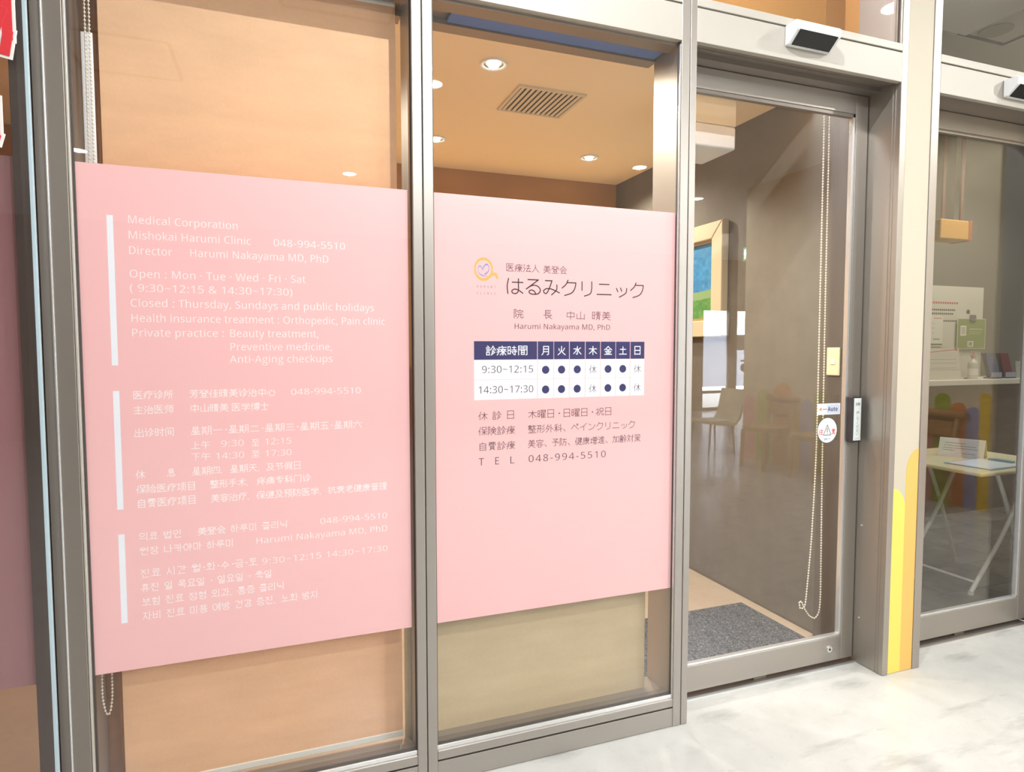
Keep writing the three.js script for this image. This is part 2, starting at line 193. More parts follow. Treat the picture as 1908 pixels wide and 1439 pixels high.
function hangul(ch) {
  const c = ch.charCodeAt(0) - 0xac00, l = LEAD[Math.floor(c / 588)], v = VOWEL[Math.floor((c % 588) / 28)], t = TAIL[c % 28], b = t ? 58 : 98, out = [];
  const flat = [...v].find((x) => 'ㅗㅛㅜㅠㅡ'.includes(x)), tall = [...v].find((x) => !'ㅗㅛㅜㅠㅡ'.includes(x));
  if (flat && tall) { out.push(`${l}@8,6,62,${b * 0.5}`, `${flat}@2,${b * 0.58},70,${b * 0.92}`, `${tall}@74,0,98,${b}`); }
  else if (flat) out.push(`${l}@16,4,86,${b * 0.5}`, `${flat}@2,${b * 0.58},98,${flat === 'ㅡ' ? b * 1.02 : b * 0.98}`);
  else out.push(`${l}@4,8,58,${b * 0.92}`, `${tall}@64,0,98,${b}`);
  if (t) out.push(`${t}@18,${flat && !tall ? 68 : 64},90,99`);
  return out.join('|');
}
function strokes(ch, x0, y0, x1, y1, put) {
  const g = GLYPHS[ch] ?? (ch >= '가' && ch <= '힣' ? hangul(ch) : '');
  const X = (v) => x0 + v / 100 * (x1 - x0), Y = (v) => y0 + v / 100 * (y1 - y0);
  for (const s of g.split('|')) {
    if (!s) continue;
    if (s.includes('@')) { const [n, b] = s.split('@'), q = b.split(',').map(Number); strokes(n, X(q[0]), Y(q[1]), X(q[2]), Y(q[3]), put); continue; }
    const bent = s[0] === '~'; put((bent ? s.slice(1) : s).split(' ').map((p) => { const [a, b] = p.split(',').map(Number); return [X(a), Y(b)]; }), bent);
  }
}
function trace(ctx, p, bent) {
  ctx.beginPath(); ctx.moveTo(...p[0]);
  if (bent) for (let i = 0; i < p.length - 1; i++) {
    const a = p[Math.max(0, i - 1)], b = p[i], c = p[i + 1], d = p[Math.min(p.length - 1, i + 2)], closed = p[0][0] === p[p.length - 1][0] && p[0][1] === p[p.length - 1][1];
    const A = closed && i === 0 ? p[p.length - 2] : a, D = closed && i === p.length - 2 ? p[1] : d;
    ctx.bezierCurveTo(b[0] + (c[0] - A[0]) / 6, b[1] + (c[1] - A[1]) / 6, c[0] - (D[0] - b[0]) / 6, c[1] - (D[1] - b[1]) / 6, c[0], c[1]);
  } else for (let i = 1; i < p.length; i++) ctx.lineTo(...p[i]);
  ctx.stroke();
}
const isWide = (ch) => !!GLYPHS[ch] && ch !== ',' || (ch >= '가' && ch <= '힣');
// characters set between x0 and x1 on the line y with height h; everything in millimetres, k pixels to the millimetre
function setWide(ctx, k, text, x0, x1, y, h, color, weight) {
  const wt = (c) => (c === ' ' ? 0.42 : c === '·' || c === ',' ? 0.42 : c === '・' ? 0.8 : 1), all = [...text], total = all.reduce((s, c) => s + wt(c), 0), gap = 0.1;
  const u = (x1 - x0) / (total - gap); let x = x0;
  ctx.strokeStyle = color; ctx.lineCap = ctx.lineJoin = 'round';
  for (const c of all) {
    const w = u * wt(c);
    if (c !== ' ') {
      ctx.lineWidth = ('·・'.includes(c) ? 0.17 : weight) * h * k;
      const q = '·・,'.includes(c) ? [x + w / 2 - h * 0.2, y - h * 0.98, x + w / 2 + h * 0.2, y] : [x, y - h * 0.98, x + w - u * gap, y];
      strokes(c, q[0] * k, q[1] * k, q[2] * k, q[3] * k, (p, bent) => trace(ctx, p, bent));
    }
    x += w;
  }
}
// roman text: capitals h high, set to fill x0..x1; thin > 0 pares the strokes down
function setRoman(ctx, k, text, x0, x1, y, h, color, thin = 0, paper = null, font = '') {
  ctx.save(); ctx.font = `${font} ${h * k / 0.714}px sans-serif`; ctx.textBaseline = 'alphabetic'; ctx.fillStyle = color;
  const all = [...text], w = ctx.measureText(text).width, sx = Math.min(1.22, (x1 - x0) * k / w), extra = all.length > 1 ? ((x1 - x0) * k - w * sx) / (all.length - 1) : 0; let x = x0 * k;
  for (const c of all) {
    ctx.save(); ctx.translate(x, y * k); ctx.scale(sx, 1); ctx.fillText(c, 0, 0);
    if (thin && paper) { ctx.strokeStyle = paper; ctx.lineWidth = thin * h * k; ctx.lineJoin = 'round'; ctx.strokeText(c, 0, 0); }
    x += ctx.measureText(c).width * sx + extra; ctx.restore();
  }
  ctx.restore();
}
const setAny = (ctx, k, [t, x0, x1, y, h], color, weight, thin, paper) => ([...t].some((c) => isWide(c) && c !== '·') ? setWide(ctx, k, t, x0, x1, y, h, color, weight) : setRoman(ctx, k, t, x0, x1, y, h, color, thin, paper));

// ---------------------------------------------------------------- the printed films
const PINK = '#f8c4c3';
const FILM1_LINES = [
  ['Medical Corporation', 112, 368, 141, 20], ['Mishokai Harumi Clinic', 112, 398, 179, 20], ['048-994-5510', 452, 641, 179, 19], ['Director', 112, 211, 217, 20], ['Harumi Nakayama MD, PhD', 249, 596, 217, 20],
  ['Open : Mon · Tue · Wed · Fri · Sat', 112, 534, 275, 20], ['( 9:30~12:15 & 14:30~17:30)', 112, 500, 310, 19], ['Closed : Thursday, Sundays and public holidays', 112, 718, 348, 20], ['Health insurance treatment : Orthopedic, Pain clinic', 112, 748, 386, 20],
  ['Private practice :', 112, 328, 423, 20], ['Beauty treatment,', 338, 566, 423, 20], ['Preventive medicine,', 338, 602, 458, 20], ['Anti-Aging checkups', 338, 602, 491, 20],
  ['医疗诊所', 112, 202, 581, 21], ['芳登佳晴美诊治中心', 240, 450, 581, 21], ['048-994-5510', 488, 678, 580, 18], ['主治医师', 112, 202, 619, 21], ['中山晴美', 241, 332, 619, 21], ['医学博士', 340, 432, 619, 21],
  ['出诊时间', 112, 202, 678, 22], ['星期一·星期二·星期三·星期五·星期六', 240, 678, 678, 21], ['上午', 240, 285, 716, 21], ['9:30', 310, 369, 714, 18], ['至', 386, 406, 716, 20], ['12:15', 418, 489, 714, 18], ['下午', 240, 285, 746, 20], ['14:30', 296, 369, 746, 18], ['至', 386, 406, 747, 20], ['17:30', 418, 489, 746, 18],
  ['休', 112, 132, 784, 21], ['息', 182, 202, 784, 21], ['星期四,', 241, 317, 785, 21], ['星期天,', 332, 408, 785, 21], ['及节假日', 422, 512, 785, 21], ['保险医疗项目', 112, 249, 823, 21], ['整形手术,', 283, 379, 822, 21], ['疼痛专科门诊', 398, 536, 822, 21],
  ['自费医疗项目', 112, 249, 860, 22], ['美容治疗,', 284, 380, 860, 21], ['保健及预防医学,', 396, 567, 861, 21], ['抗衰老健康管理', 582, 746, 861, 21],
  ['의료 법인', 114, 212, 946, 21], ['美登会 하루미 클리닉', 250, 474, 946, 21], ['048-994-5510', 558, 748, 946, 18], ['원장 나카야마 하루미', 114, 336, 984, 21], ['Harumi Nakayama MD, PhD', 390, 748, 984, 18],
  ['진료 시간 월·화·수·금·토', 114, 394, 1043, 22], ['9:30~12:15 14:30~17:30', 404, 748, 1043, 18], ['휴진 일 목요일 · 일요일 · 축일', 114, 430, 1081, 22], ['보험 진료 정형 외과, 통증 클리닉', 115, 462, 1118, 22], ['자비 진료 미용 예방 건강 증진, 노화 방지', 116, 550, 1155, 22],
];
const FILM2_LINES = [
  ['医療法人', 225, 334, 218, 24], ['美登会', 348, 428, 219, 24], ['院', 250, 280, 360, 27], ['長', 348, 378, 360, 27], ['中山', 426, 493, 361, 26], ['晴美', 518, 585, 361, 27], ['Harumi Nakayama MD, PhD', 250, 585, 393, 17],
  ['9:30~12:15', 145, 316, 528, 22], ['14:30~17:30', 133, 316, 590, 22], ['休 診 日', 135, 253, 670, 25], ['木曜日・日曜日・祝日', 298, 593, 671, 25], ['保険診療', 135, 253, 717, 25], ['整形外科、ペインクリニック', 297, 681, 718, 25],
  ['自費診療', 135, 253, 764, 25], ['美容、予防、健康増進、加齢対策', 297, 702, 764, 25], ['048-994-5510', 297, 573, 810, 22],
];
const FW1 = 815, FW2 = 829, FH = 1281, KF = 1.55;
const film1Tex = () => canvasTex(Math.round(FW1 * KF), Math.round(FH * KF), (ctx, w, h) => {
  ctx.fillStyle = PINK; ctx.fillRect(0, 0, w, h); ctx.fillStyle = '#f4f8ff';
  for (const [y0, y1] of [[123, 495], [559, 861], [925, 1156]]) ctx.fillRect(68 * KF, y0 * KF, 14 * KF, (y1 - y0) * KF);
  for (const l of FILM1_LINES) setAny(ctx, KF, l, '#fff6f5', 0.082, 0.015, PINK);
});
const film2Tex = () => canvasTex(Math.round(FW2 * KF), Math.round(FH * KF), (ctx, w, h) => {
  const k = KF, ink = '#3a2430', navy = '#2f2f66'; ctx.fillStyle = PINK; ctx.fillRect(0, 0, w, h);
  // timetable
  const cols = [122, 327, 329.5, 383, 385, 437, 439.5, 493, 495.5, 548, 550.5, 604, 606, 658, 660.5, 713];
  for (let i = 0; i < 8; i++) {
    const [a, b] = [cols[i * 2], cols[i * 2 + 1]];
    ctx.fillStyle = navy; ctx.fillRect(a * k, 431 * k, (b - a) * k, 56 * k);
    ctx.fillStyle = '#f6f9ff'; ctx.fillRect(a * k, 488 * k, (b - a) * k, 59.6 * k); ctx.fillRect(a * k, 549 * k, (b - a) * k, 60 * k);
    if (!i) { setWide(ctx, k, '診療時間', 160, 295, 473, 28, '#ffffff', 0.1); continue; }
    const m = (a + b) / 2; setWide(ctx, k, '月火水木金土日'[i - 1], m - 14, m + 14, 473, 27, '#ffffff', 0.115);
    for (const y of [520, 582]) {
      if (i === 4 || i === 7) { setWide(ctx, k, '休', m - 13, m + 13, y + 13, 26, ink, 0.055); continue; }
      ctx.fillStyle = navy; ctx.beginPath(); ctx.arc(m * k, y * k, 12.6 * k, 0, 7); ctx.fill();
    }
  }
  for (const l of FILM2_LINES) setAny(ctx, k, l, ink, 0.06, 0.015, l[3] > 500 && l[3] < 600 ? '#f6f9ff' : PINK);
  for (const [c, x] of [['T', 135], ['E', 185], ['L', 234]]) setRoman(ctx, k, c, x, x + 18, 810, 23, ink, 0.015, PINK);
  setWide(ctx, k, 'はるみクリニック', 225, 712, 286, 49, '#2a1620', 0.068);
  // emblem: an orange ring with a tail around a lilac heart, two small words under it
  ctx.lineCap = ctx.lineJoin = 'round';
  const brush = (pts, color, w0) => { for (let i = 0; i < pts.length - 1; i++) { ctx.strokeStyle = color; ctx.lineWidth = (w0 * (pts[i][2] + pts[i + 1][2]) / 2) * k; ctx.beginPath(); ctx.moveTo(pts[i][0] * k, pts[i][1] * k); ctx.lineTo(pts[i + 1][0] * k, pts[i + 1][1] * k); ctx.stroke(); } };
  const ring = []; for (let i = 0; i <= 60; i++) { const a = (-40 + i * 6) * R; ring.push([153 + 27 * Math.cos(a), 215 + 31 * Math.sin(a), 0.62 + 0.4 * Math.abs(Math.sin(a))]); }
  brush(ring, '#f4b465', 8);
  const curve = (c, n = 24) => new THREE.CatmullRomCurve3(c.map(([x, y, w]) => new THREE.Vector3(x, y, w))).getPoints(n).map((v) => [v.x, v.y, v.z]);
  brush(curve([[158, 235, 0.2], [170, 238, 0.6], [182, 229, 1], [191, 229, 1], [196, 240, 0.7]]), '#f4b465', 9);
  brush(curve([[150, 218, 0.3], [146, 209, 0.9], [140, 206, 1], [136, 216, 0.35], [138, 226, 0.4], [147, 233, 1], [160, 236, 0.3]]), '#a9a0cf', 4.6);
  brush(curve([[150, 218, 0.3], [155, 206, 0.8], [163, 200, 1], [170, 208, 0.4], [169, 219, 0.5], [158, 230, 1.1]]), '#8f93cf', 4.6);
  ctx.font = `${9.5 * k}px monospace`; ctx.fillStyle = '#8d7480'; ctx.textBaseline = 'alphabetic';
  ['HARUMI', 'CLINIC'].forEach((t, r) => [...t].forEach((c, i) => ctx.fillText(c, (131 + i * 11) * k, (270 + r * 20) * k)));
});
// ================================================================= the corridor shell
const CEIL = 3.2, H2 = 2.463;                                        // corridor and clinic ceilings
{
  const f = struct('floor', 'glossy off-white mottled vinyl corridor floor'); part('floor_sheet', bx(-4, 10.6, -0.1, 0, 9.1, -0.136), M.floor, f);
  const c = struct('ceiling', 'white corridor ceiling'); part('ceiling_slab', bx(-4, 10.6, CEIL, CEIL + 0.1, 9.1, -0.02), M.ceilOut, c);
  for (const [x, z, w] of [[0.35, 1.7, 0.6], [-0.9, 3.0, 0.6]]) {     // access hatches with a darker rim
    const g = []; for (const s of [-1, 1]) { g.push(bx(x - w / 2, x + w / 2, CEIL - 0.006, CEIL, z + s * w / 2 - 0.012, z + s * w / 2 + 0.012)); g.push(bx(x + s * w / 2 - 0.012, x + s * w / 2 + 0.012, CEIL - 0.006, CEIL, z - w / 2 + 0.012, z + w / 2 - 0.012)); }
    part('hatch_rim', g, std(0x8d8378, 0.6), c);
  }
  const wl = struct('wall_left', 'plain corridor wall far to the left'); part('wall_slab', bx(-4.1, -4, 0, CEIL, 9.1, 0), M.wallOut, wl);
  const wr = struct('wall_right', 'plain wall of the entrance hall'); part('wall_slab', bx(10.6, 10.7, 0, CEIL, 9.1, 0), M.wallOut, wr);
  const wb = struct('wall_back', 'far wall of the entrance hall around the glazed entrance');
  const brown = std(0x6b5a4c, 0.6);
  part('wall_slab', [bx(-4, 7.6, 0, CEIL, 9.1, 9.2), bx(10.15, 10.6, 0, CEIL, 9.1, 9.2), bx(7.6, 10.15, 2.25, CEIL, 9.1, 9.2)], std(0x8a7a6a, 0.85), wb);
  const dr = struct('door_3', 'glazed entrance with brown frames and daylight outside');
  for (const [a, b] of [[7.6, 7.7], [8.12, 8.4], [9.06, 9.27], [9.98, 10.15]]) part('post', bx(a, b, 0, 2.25, 9.08, 9.18), brown, dr);
  part('rail', bx(7.6, 10.15, 2.12, 2.25, 9.09, 9.17), brown, dr); part('rail', bx(7.6, 10.15, 0, 0.06, 9.09, 9.17), brown, dr); part('rail', bx(7.6, 10.15, 0.36, 0.42, 9.1, 9.16), brown, dr);
  part('glass', bx(7.7, 9.98, 0.42, 2.12, 9.125, 9.135), M.glass, dr);
  part('privacy_film', bx(8.42, 9.62, 0.5, 1.62, 9.14, 9.143), new THREE.MeshPhysicalMaterial({ color: 0xf4f8ff, roughness: 1, transmission: 0.9, thickness: 0 }), dr);
  part('door_notice', bx(9.02, 9.6, 1.28, 1.6, 9.104, 9.107), std(0x8c7f86, 0.7), dr); part('round_notice', new THREE.CylinderGeometry(0.09, 0.09, 0.003, 30).rotateX(Math.PI / 2).translate(9.48, 0.9, 9.105), std(0x9c8a72, 0.7), dr); part('bar_notice', bx(9.39, 9.56, 1.03, 1.07, 9.104, 9.107), std(0x8c7a68, 0.7), dr);
  const out = struct('floor_001', 'pale paved ground outside the entrance'); part('paving', bx(5, 13, -0.1, -0.005, 9.2, 14), std(0xcfcfc8, 0.8), out);
  const mw = struct('wall_right_001', 'corridor side wall with painted arches along its foot');
  part('wall_slab', bx(5.25, 5.45, 0, CEIL, 1.26, 4.1), std(0xdccbaa, 0.8), mw);
  for (const [z0, z1, h, c] of [[3.88, 4.08, 0.76, 0xe8a09a], [3.64, 3.86, 0.84, 0xa9b63c], [3.32, 3.6, 0.93, 0xe59a4a], [3.2, 3.32, 0.8, 0xe8bb52], [3.02, 3.2, 0.77, 0xaaa5c4], [2.84, 3.02, 0.87, 0xa9b63c], [2.62, 2.82, 0.8, 0xe8bb52], [2.4, 2.6, 0.9, 0xe8a09a], [2.22, 2.4, 0.82, 0xaaa5c4], [2.06, 2.22, 0.92, 0xa9b63c], [1.88, 2.06, 0.84, 0xe59a4a], [1.72, 1.88, 0.8, 0xe8a09a], [1.58, 1.72, 0.93, 0xa3b22e], [1.45, 1.58, 0.86, 0xe08a3e], [1.345, 1.45, 0.83, 0x9c9ac0], [1.262, 1.345, 0.95, 0xe8c02e]]) {
    const w = z1 - z0, r = w / 2, s = new THREE.Shape(); s.moveTo(0, 0); s.lineTo(w, 0); s.lineTo(w, h - r); s.absarc(r, h - r, r, 0, Math.PI, false); s.lineTo(0, 0);
    const g = new THREE.ExtrudeGeometry(s, { depth: 0.002, bevelEnabled: false, curveSegments: 10 }); g.rotateY(Math.PI / 2); g.translate(5.2478, 0.001, z1); part('painted_arch', g, std(c, 0.7), mw);
  }
}
// corridor downlights
for (const [x, z, cd, lb] of [[3.26, 0.84, 0.6, 'corridor downlight mirrored in the pane above the door'], [0.75, 0.84, 1.9, 'corridor downlight just in front of the pink windows'], [1.071, 2.74, 2.4, 'corridor downlight mirrored beside the mullion'], [0.756, 5.33, 2, 'far corridor downlight mirrored in the left pane'],
  [3.58, 4.05, 3.4, 'corridor downlight mirrored in the pane beside the door'], [4.4, 1.7, 1.6, 'added corridor downlight that brightens the wall with painted arches'], [5.0, 4.72, 2.4, 'corridor downlight mirrored in the sliding door'], [-1.75, 5.38, 0.6, 'far corridor downlight mirrored at the left post'], [6.4, 0.84, 0.8, 'corridor downlight beyond the second door']])  // the one by the painted arches is an added, unseen lamp lighting that wall
  downlight(lb, x, CEIL, z, 0.095, cd * CORRIDOR_CD, NEUTRAL, 1.5, 'round corridor downlights', 26, false);

// ================================================================= the storefront
const FB = -0.165, F = M.frame;
function upright(name, label, halves, y1 = 3.19) {                    // a post made of profiles with open joints between them
  const g = struct(name, label);
  for (const [x0, x1, z1, m] of halves) part('profile', bx(x0, x1, 0.001, y1, 0, z1, 0.0025), m || F, g);
  for (let i = 1; i < halves.length; i++) part('joint', bx(halves[i - 1][1], halves[i][0], 0.001, y1, -0.03, -0.04), M.gap, g);
  return g;
}
const t1 = upright('trim_1', 'wide grey metal post at the left of the pink window', [[-0.568, -0.5265, FB, M.frameDark], [-0.5245, -0.5015, FB, M.frameDark], [-0.4995, -0.4595, FB, M.frameDark]]);
part('bright_bead', bx(-0.5022, -0.4978, 0.001, 3.19, 0.004, -0.004, 0.0015), M.bright, t1);
part('bright_bead', bx(-0.459, -0.4535, 0.1, 2.3, -0.001, -0.012, 0.0015), std(0xcfccc2, 0.35, 0.5), t1);
upright('trim_2', 'slim metal mullion between the two pink windows', [[0.362, 0.3905, FB], [0.3925, 0.422, FB]]);
upright('trim_3', 'slim metal post between the pink window and the sliding door', [[1.247, 1.2785, FB], [1.2805, 1.306, -0.13]]);
const t4 = upright('trim_4', 'metal jamb post at the right of the sliding door', [[2.225, 2.255, -0.2]]);
for (const z of [-0.022, -0.034]) part('rib', bx(2.2232, 2.2252, 0.001, 2.3, z, z - 0.003), M.frame, t4);
for (const y of [0.58, 0.194]) part('screw', new THREE.CylinderGeometry(0.0045, 0.0045, 0.003, 16).rotateZ(Math.PI / 2).translate(2.2243, y, -0.115), M.bright, t4);
const t5 = struct('trim_5', 'cream pillar panel with yellow and orange painted stripes at its foot');
part('panel', bx(2.2555, 2.3895, 0.001, 3.19, -0.004, -0.16, 0.001), M.cream, t5);
{
  const stripe = (x0, x1, h, r, side, m, z) => {
    const s = new THREE.Shape(); s.moveTo(x0, 0.002); s.lineTo(x1, 0.002);
    if (side > 0) { s.lineTo(x1, h - r * 1.3); s.bezierCurveTo(x1, h - r * 0.55, x1 - r * 0.5, h, x0, h); } else { s.lineTo(x1, h); s.bezierCurveTo(x0 + r * 0.5, h, x0, h - r * 0.55, x0, h - r * 1.3); }
    s.lineTo(x0, 0.002); part('painted_stripe', new THREE.ExtrudeGeometry(s, { depth: 0.0012, bevelEnabled: false, curveSegments: 12 }).translate(0, 0, z), m, t5);
  };
  stripe(2.2565, 2.325, 0.752, 0.07, 1, M.yellow, -0.0048); stripe(2.3235, 2.3885, 0.905, 0.07, -1, M.orange, -0.0046);
}
upright('trim_6', 'metal post between the cream pillar and the second door', [[2.3905, 2.43, -0.2]]);
upright('trim_7', 'metal post at the far side of the second door', [[3.315, 3.42, -0.2]]);
{
  const w = struct('wall_front', 'plain corridor wall beyond the second door'); part('wall_slab', bx(3.42, 10.6, 0, CEIL, -0.01, -0.2), M.wallOut, w);
  const w2 = struct('wall_front_001', 'plain corridor wall left of the storefront'); part('wall_slab', [bx(-4, -1.45, 0, CEIL, -0.01, -0.2), bx(-1.45, 2.4, 3.19, 3.3, 0, -0.16)], M.wallOut, w2);
}
// ---- windows with the pink films
function pane(name, label, x0, x1) {
  const g = struct(name, label);
  part('kick_panel', bx(x0, x1, 0.002, 0.0655, -0.002, FB, 0.001), F, g);
  part('gap_backing', bx(x0, x1, 0.0655, 0.0715, -0.09, -0.16), M.gap, g);
  part('sill', bx(x0, x1, 0.0715, 0.1, 0, FB, 0.0025), F, g);
  part('glazing_bead', bx(x0, x1, 0.1, 0.112, -0.0075, -0.0125, 0.001), M.bright, g);
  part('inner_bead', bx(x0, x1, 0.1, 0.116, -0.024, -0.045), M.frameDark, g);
  part('gasket', [bx(x0, x0 + 0.004, 0.1, 2.3, -0.0125, -0.0195), bx(x1 - 0.003, x1, 0.1, 2.3, -0.0125, -0.0195)], M.gasket, g);
  part('glass', bx(x0 + 0.001, x1 - 0.001, 0.1, 2.305, -0.013, -0.019), M.glass, g);
  part('header', bx(x0, x1, 2.3, 2.413, 0, -0.03, 0.001), M.header, g);
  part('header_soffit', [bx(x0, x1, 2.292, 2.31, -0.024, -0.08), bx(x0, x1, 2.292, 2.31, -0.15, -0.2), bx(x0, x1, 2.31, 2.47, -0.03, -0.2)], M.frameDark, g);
  part('head_groove', bx(x0, x1, 2.413, 2.419, -0.026, -0.04), M.gap, g);
  part('head_rail', bx(x0, x1, 2.419, 3.19, 0, -0.03, 0.001), M.header, g);
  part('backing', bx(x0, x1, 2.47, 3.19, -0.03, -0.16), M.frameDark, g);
  return g;
}
pane('window_1', 'window pane with a pink film left of the wide post', -1.45, -0.568);
pane('window_2', 'window pane with the pink film in three languages', -0.4535, 0.362);
const w3 = pane('window_3', 'window pane with the pink film and the timetable', 0.422, 1.247);
part('blue_blind_roll', bx(0.5, 1.235, 2.296, 2.309, -0.084, -0.146, 0.003), std(0x4a70b4, 0.6), w3, 'blue band in the slot above the window');
part('bead', bx(1.2445, 1.247, 0.1, 2.29, -0.004, -0.012, 0.001), M.bright, w3);

const SC = 0.9902;
function film(name, label, tex, x0, wmm) {
  const o = sun(new THREE.Mesh(bx(x0, x0 + wmm / 1000 * SC, 0.4831, 0.4831 + FH / 1000 * SC, -0.0205, -0.0213), std(0xffffff, 0.6, 0, { map: tex })));
  const p = o.geometry.attributes.position, uv = o.geometry.attributes.uv;
  for (let i = 0; i < p.count; i++) uv.setXY(i, (p.getX(i) - x0) / (wmm / 1000 * SC), (p.getY(i) - 0.4831) / (FH / 1000 * SC));
  o.name = numbered(name); o.userData = { label, category: 'window film', group: 'pink printed window films' }; scene.add(o); return o;
}
film('window_film', 'pink window film with white English, Chinese and Korean clinic details', film1Tex(), -0.4605 * SC, FW1);
film('window_film', 'pink window film with emblem, Japanese lettering and navy timetable', film2Tex(), 0.4295 * SC, FW2);
film('window_film', 'dim pink window film behind the clear sheet at the far left', canvasTex(64, 64, (c) => { c.fillStyle = PINK; c.fillRect(0, 0, 64, 64); }), -1.385, 820);

// ---- sliding door 1
const dh = struct('trim_8', 'metal door head above the sliding door with a dark groove');
part('head_face', bx(1.306, 2.225, 2.305, 2.413, 0, -0.02, 0.002), M.header, dh);
part('head_groove', bx(1.306, 2.225, 2.413, 2.4185, -0.05, -0.06), M.gap, dh);
part('transom_sill', bx(1.306, 2.225, 2.4185, 2.446, 0, -0.06, 0.002), M.header, dh);
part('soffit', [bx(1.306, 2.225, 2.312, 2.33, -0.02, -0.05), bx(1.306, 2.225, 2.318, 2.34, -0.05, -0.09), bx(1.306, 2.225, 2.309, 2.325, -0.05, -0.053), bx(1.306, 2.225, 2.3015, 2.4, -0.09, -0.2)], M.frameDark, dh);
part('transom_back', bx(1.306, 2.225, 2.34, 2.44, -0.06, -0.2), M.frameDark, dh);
const tr1 = struct('window_4', 'clear transom pane above the sliding door');
part('glass', bx(1.306, 2.225, 2.446, 3.19, -0.02, -0.026), M.glass, tr1); part('bead', [bx(2.205, 2.211, 2.446, 3.19, -0.012, -0.02), bx(2.216, 2.225, 2.446, 3.19, -0.004, -0.02)], M.frameDark, tr1);

function leaf(name, label, x0, x1, stile, rail) {
  const g = struct(name, label), zf = -0.14, zb = -0.175;
  part('bottom_rail', bx(x0, x1 - stile, 0.018, rail, zf, zb, 0.002), F, g);
  part('top_rail', bx(x0, x1 - stile, 2.226, 2.3, zf, zb, 0.002), F, g);
  part('stile', bx(x1 - stile, x1, 0.018, 2.3, zf, zb, 0.002), F, g);
  part('stile', bx(x0, x0 + stile, 0.018, 2.3, zf - 0.0005, zb, 0.002), F, g);
  part('bottom_bead', bx(x0, x1 - stile - 0.0005, rail, rail + 0.008, zf - 0.004, zb + 0.012, 0.001), M.bright, g);
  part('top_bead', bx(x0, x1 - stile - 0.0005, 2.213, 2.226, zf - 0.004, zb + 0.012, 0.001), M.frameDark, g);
  part('side_bead', bx(x1 - stile - 0.011, x1 - stile, rail, 2.226, zf - 0.004, zb + 0.012, 0.001), M.bright, g);
  part('glass', bx(x0 + stile, x1 - stile, rail, 2.226, -0.154, -0.16), M.glass, g);
  part('bottom_guide', bx((x0 + x1) / 2 - 0.03, (x0 + x1) / 2 + 0.03, 0.003, 0.018, zf - 0.01, zb + 0.01), M.frameDark, g);
  return g;
}
const d1 = leaf('door_1', 'automatic sliding glass door with a satin metal frame', 1.285, 2.222, 0.062, 0.117);
const lock = part('lock_cylinder', new THREE.CylinderGeometry(0.013, 0.014, 0.006, 28).rotateX(Math.PI / 2).translate(2.095, 0.07, -0.138), M.bright, d1); part('keyhole', new THREE.CylinderGeometry(0.005, 0.005, 0.002, 16).rotateX(Math.PI / 2).translate(2.095, 0.07, -0.1345), M.gasket, lock);
leaf('door_2', 'second sliding glass door with a satin metal frame at the right', 2.45, 3.31, 0.05, 0.125);
const th = struct('trim_9', 'bright threshold rail under the sliding doors');
part('rail', bx(1.306, 2.225, 0, 0.004, -0.118, -0.132), M.bright, th); part('rail', bx(2.43, 3.315, 0, 0.004, -0.118, -0.132), M.frame, th);
part('track', bx(1.306, 2.225, 0, 0.002, -0.134, -0.19), M.frameDark, th); part('track', bx(2.43, 3.315, 0, 0.002, -0.134, -0.19), M.frameDark, th);
const dh2 = struct('trim_10', 'metal door head above the second sliding door');
part('head_face', bx(2.43, 3.315, 2.293, 2.405, 0, -0.02, 0.002), M.header, dh2); part('head_groove', bx(2.43, 3.315, 2.405, 2.4105, -0.05, -0.06), M.gap, dh2);
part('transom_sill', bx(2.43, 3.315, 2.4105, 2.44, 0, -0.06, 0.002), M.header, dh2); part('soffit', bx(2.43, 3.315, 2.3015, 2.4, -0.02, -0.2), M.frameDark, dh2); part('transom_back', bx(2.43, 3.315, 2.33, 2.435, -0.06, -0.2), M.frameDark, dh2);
const tr2 = struct('window_5', 'clear transom pane above the second door'); part('glass', bx(2.43, 3.315, 2.44, 3.19, -0.02, -0.026), M.glass, tr2);

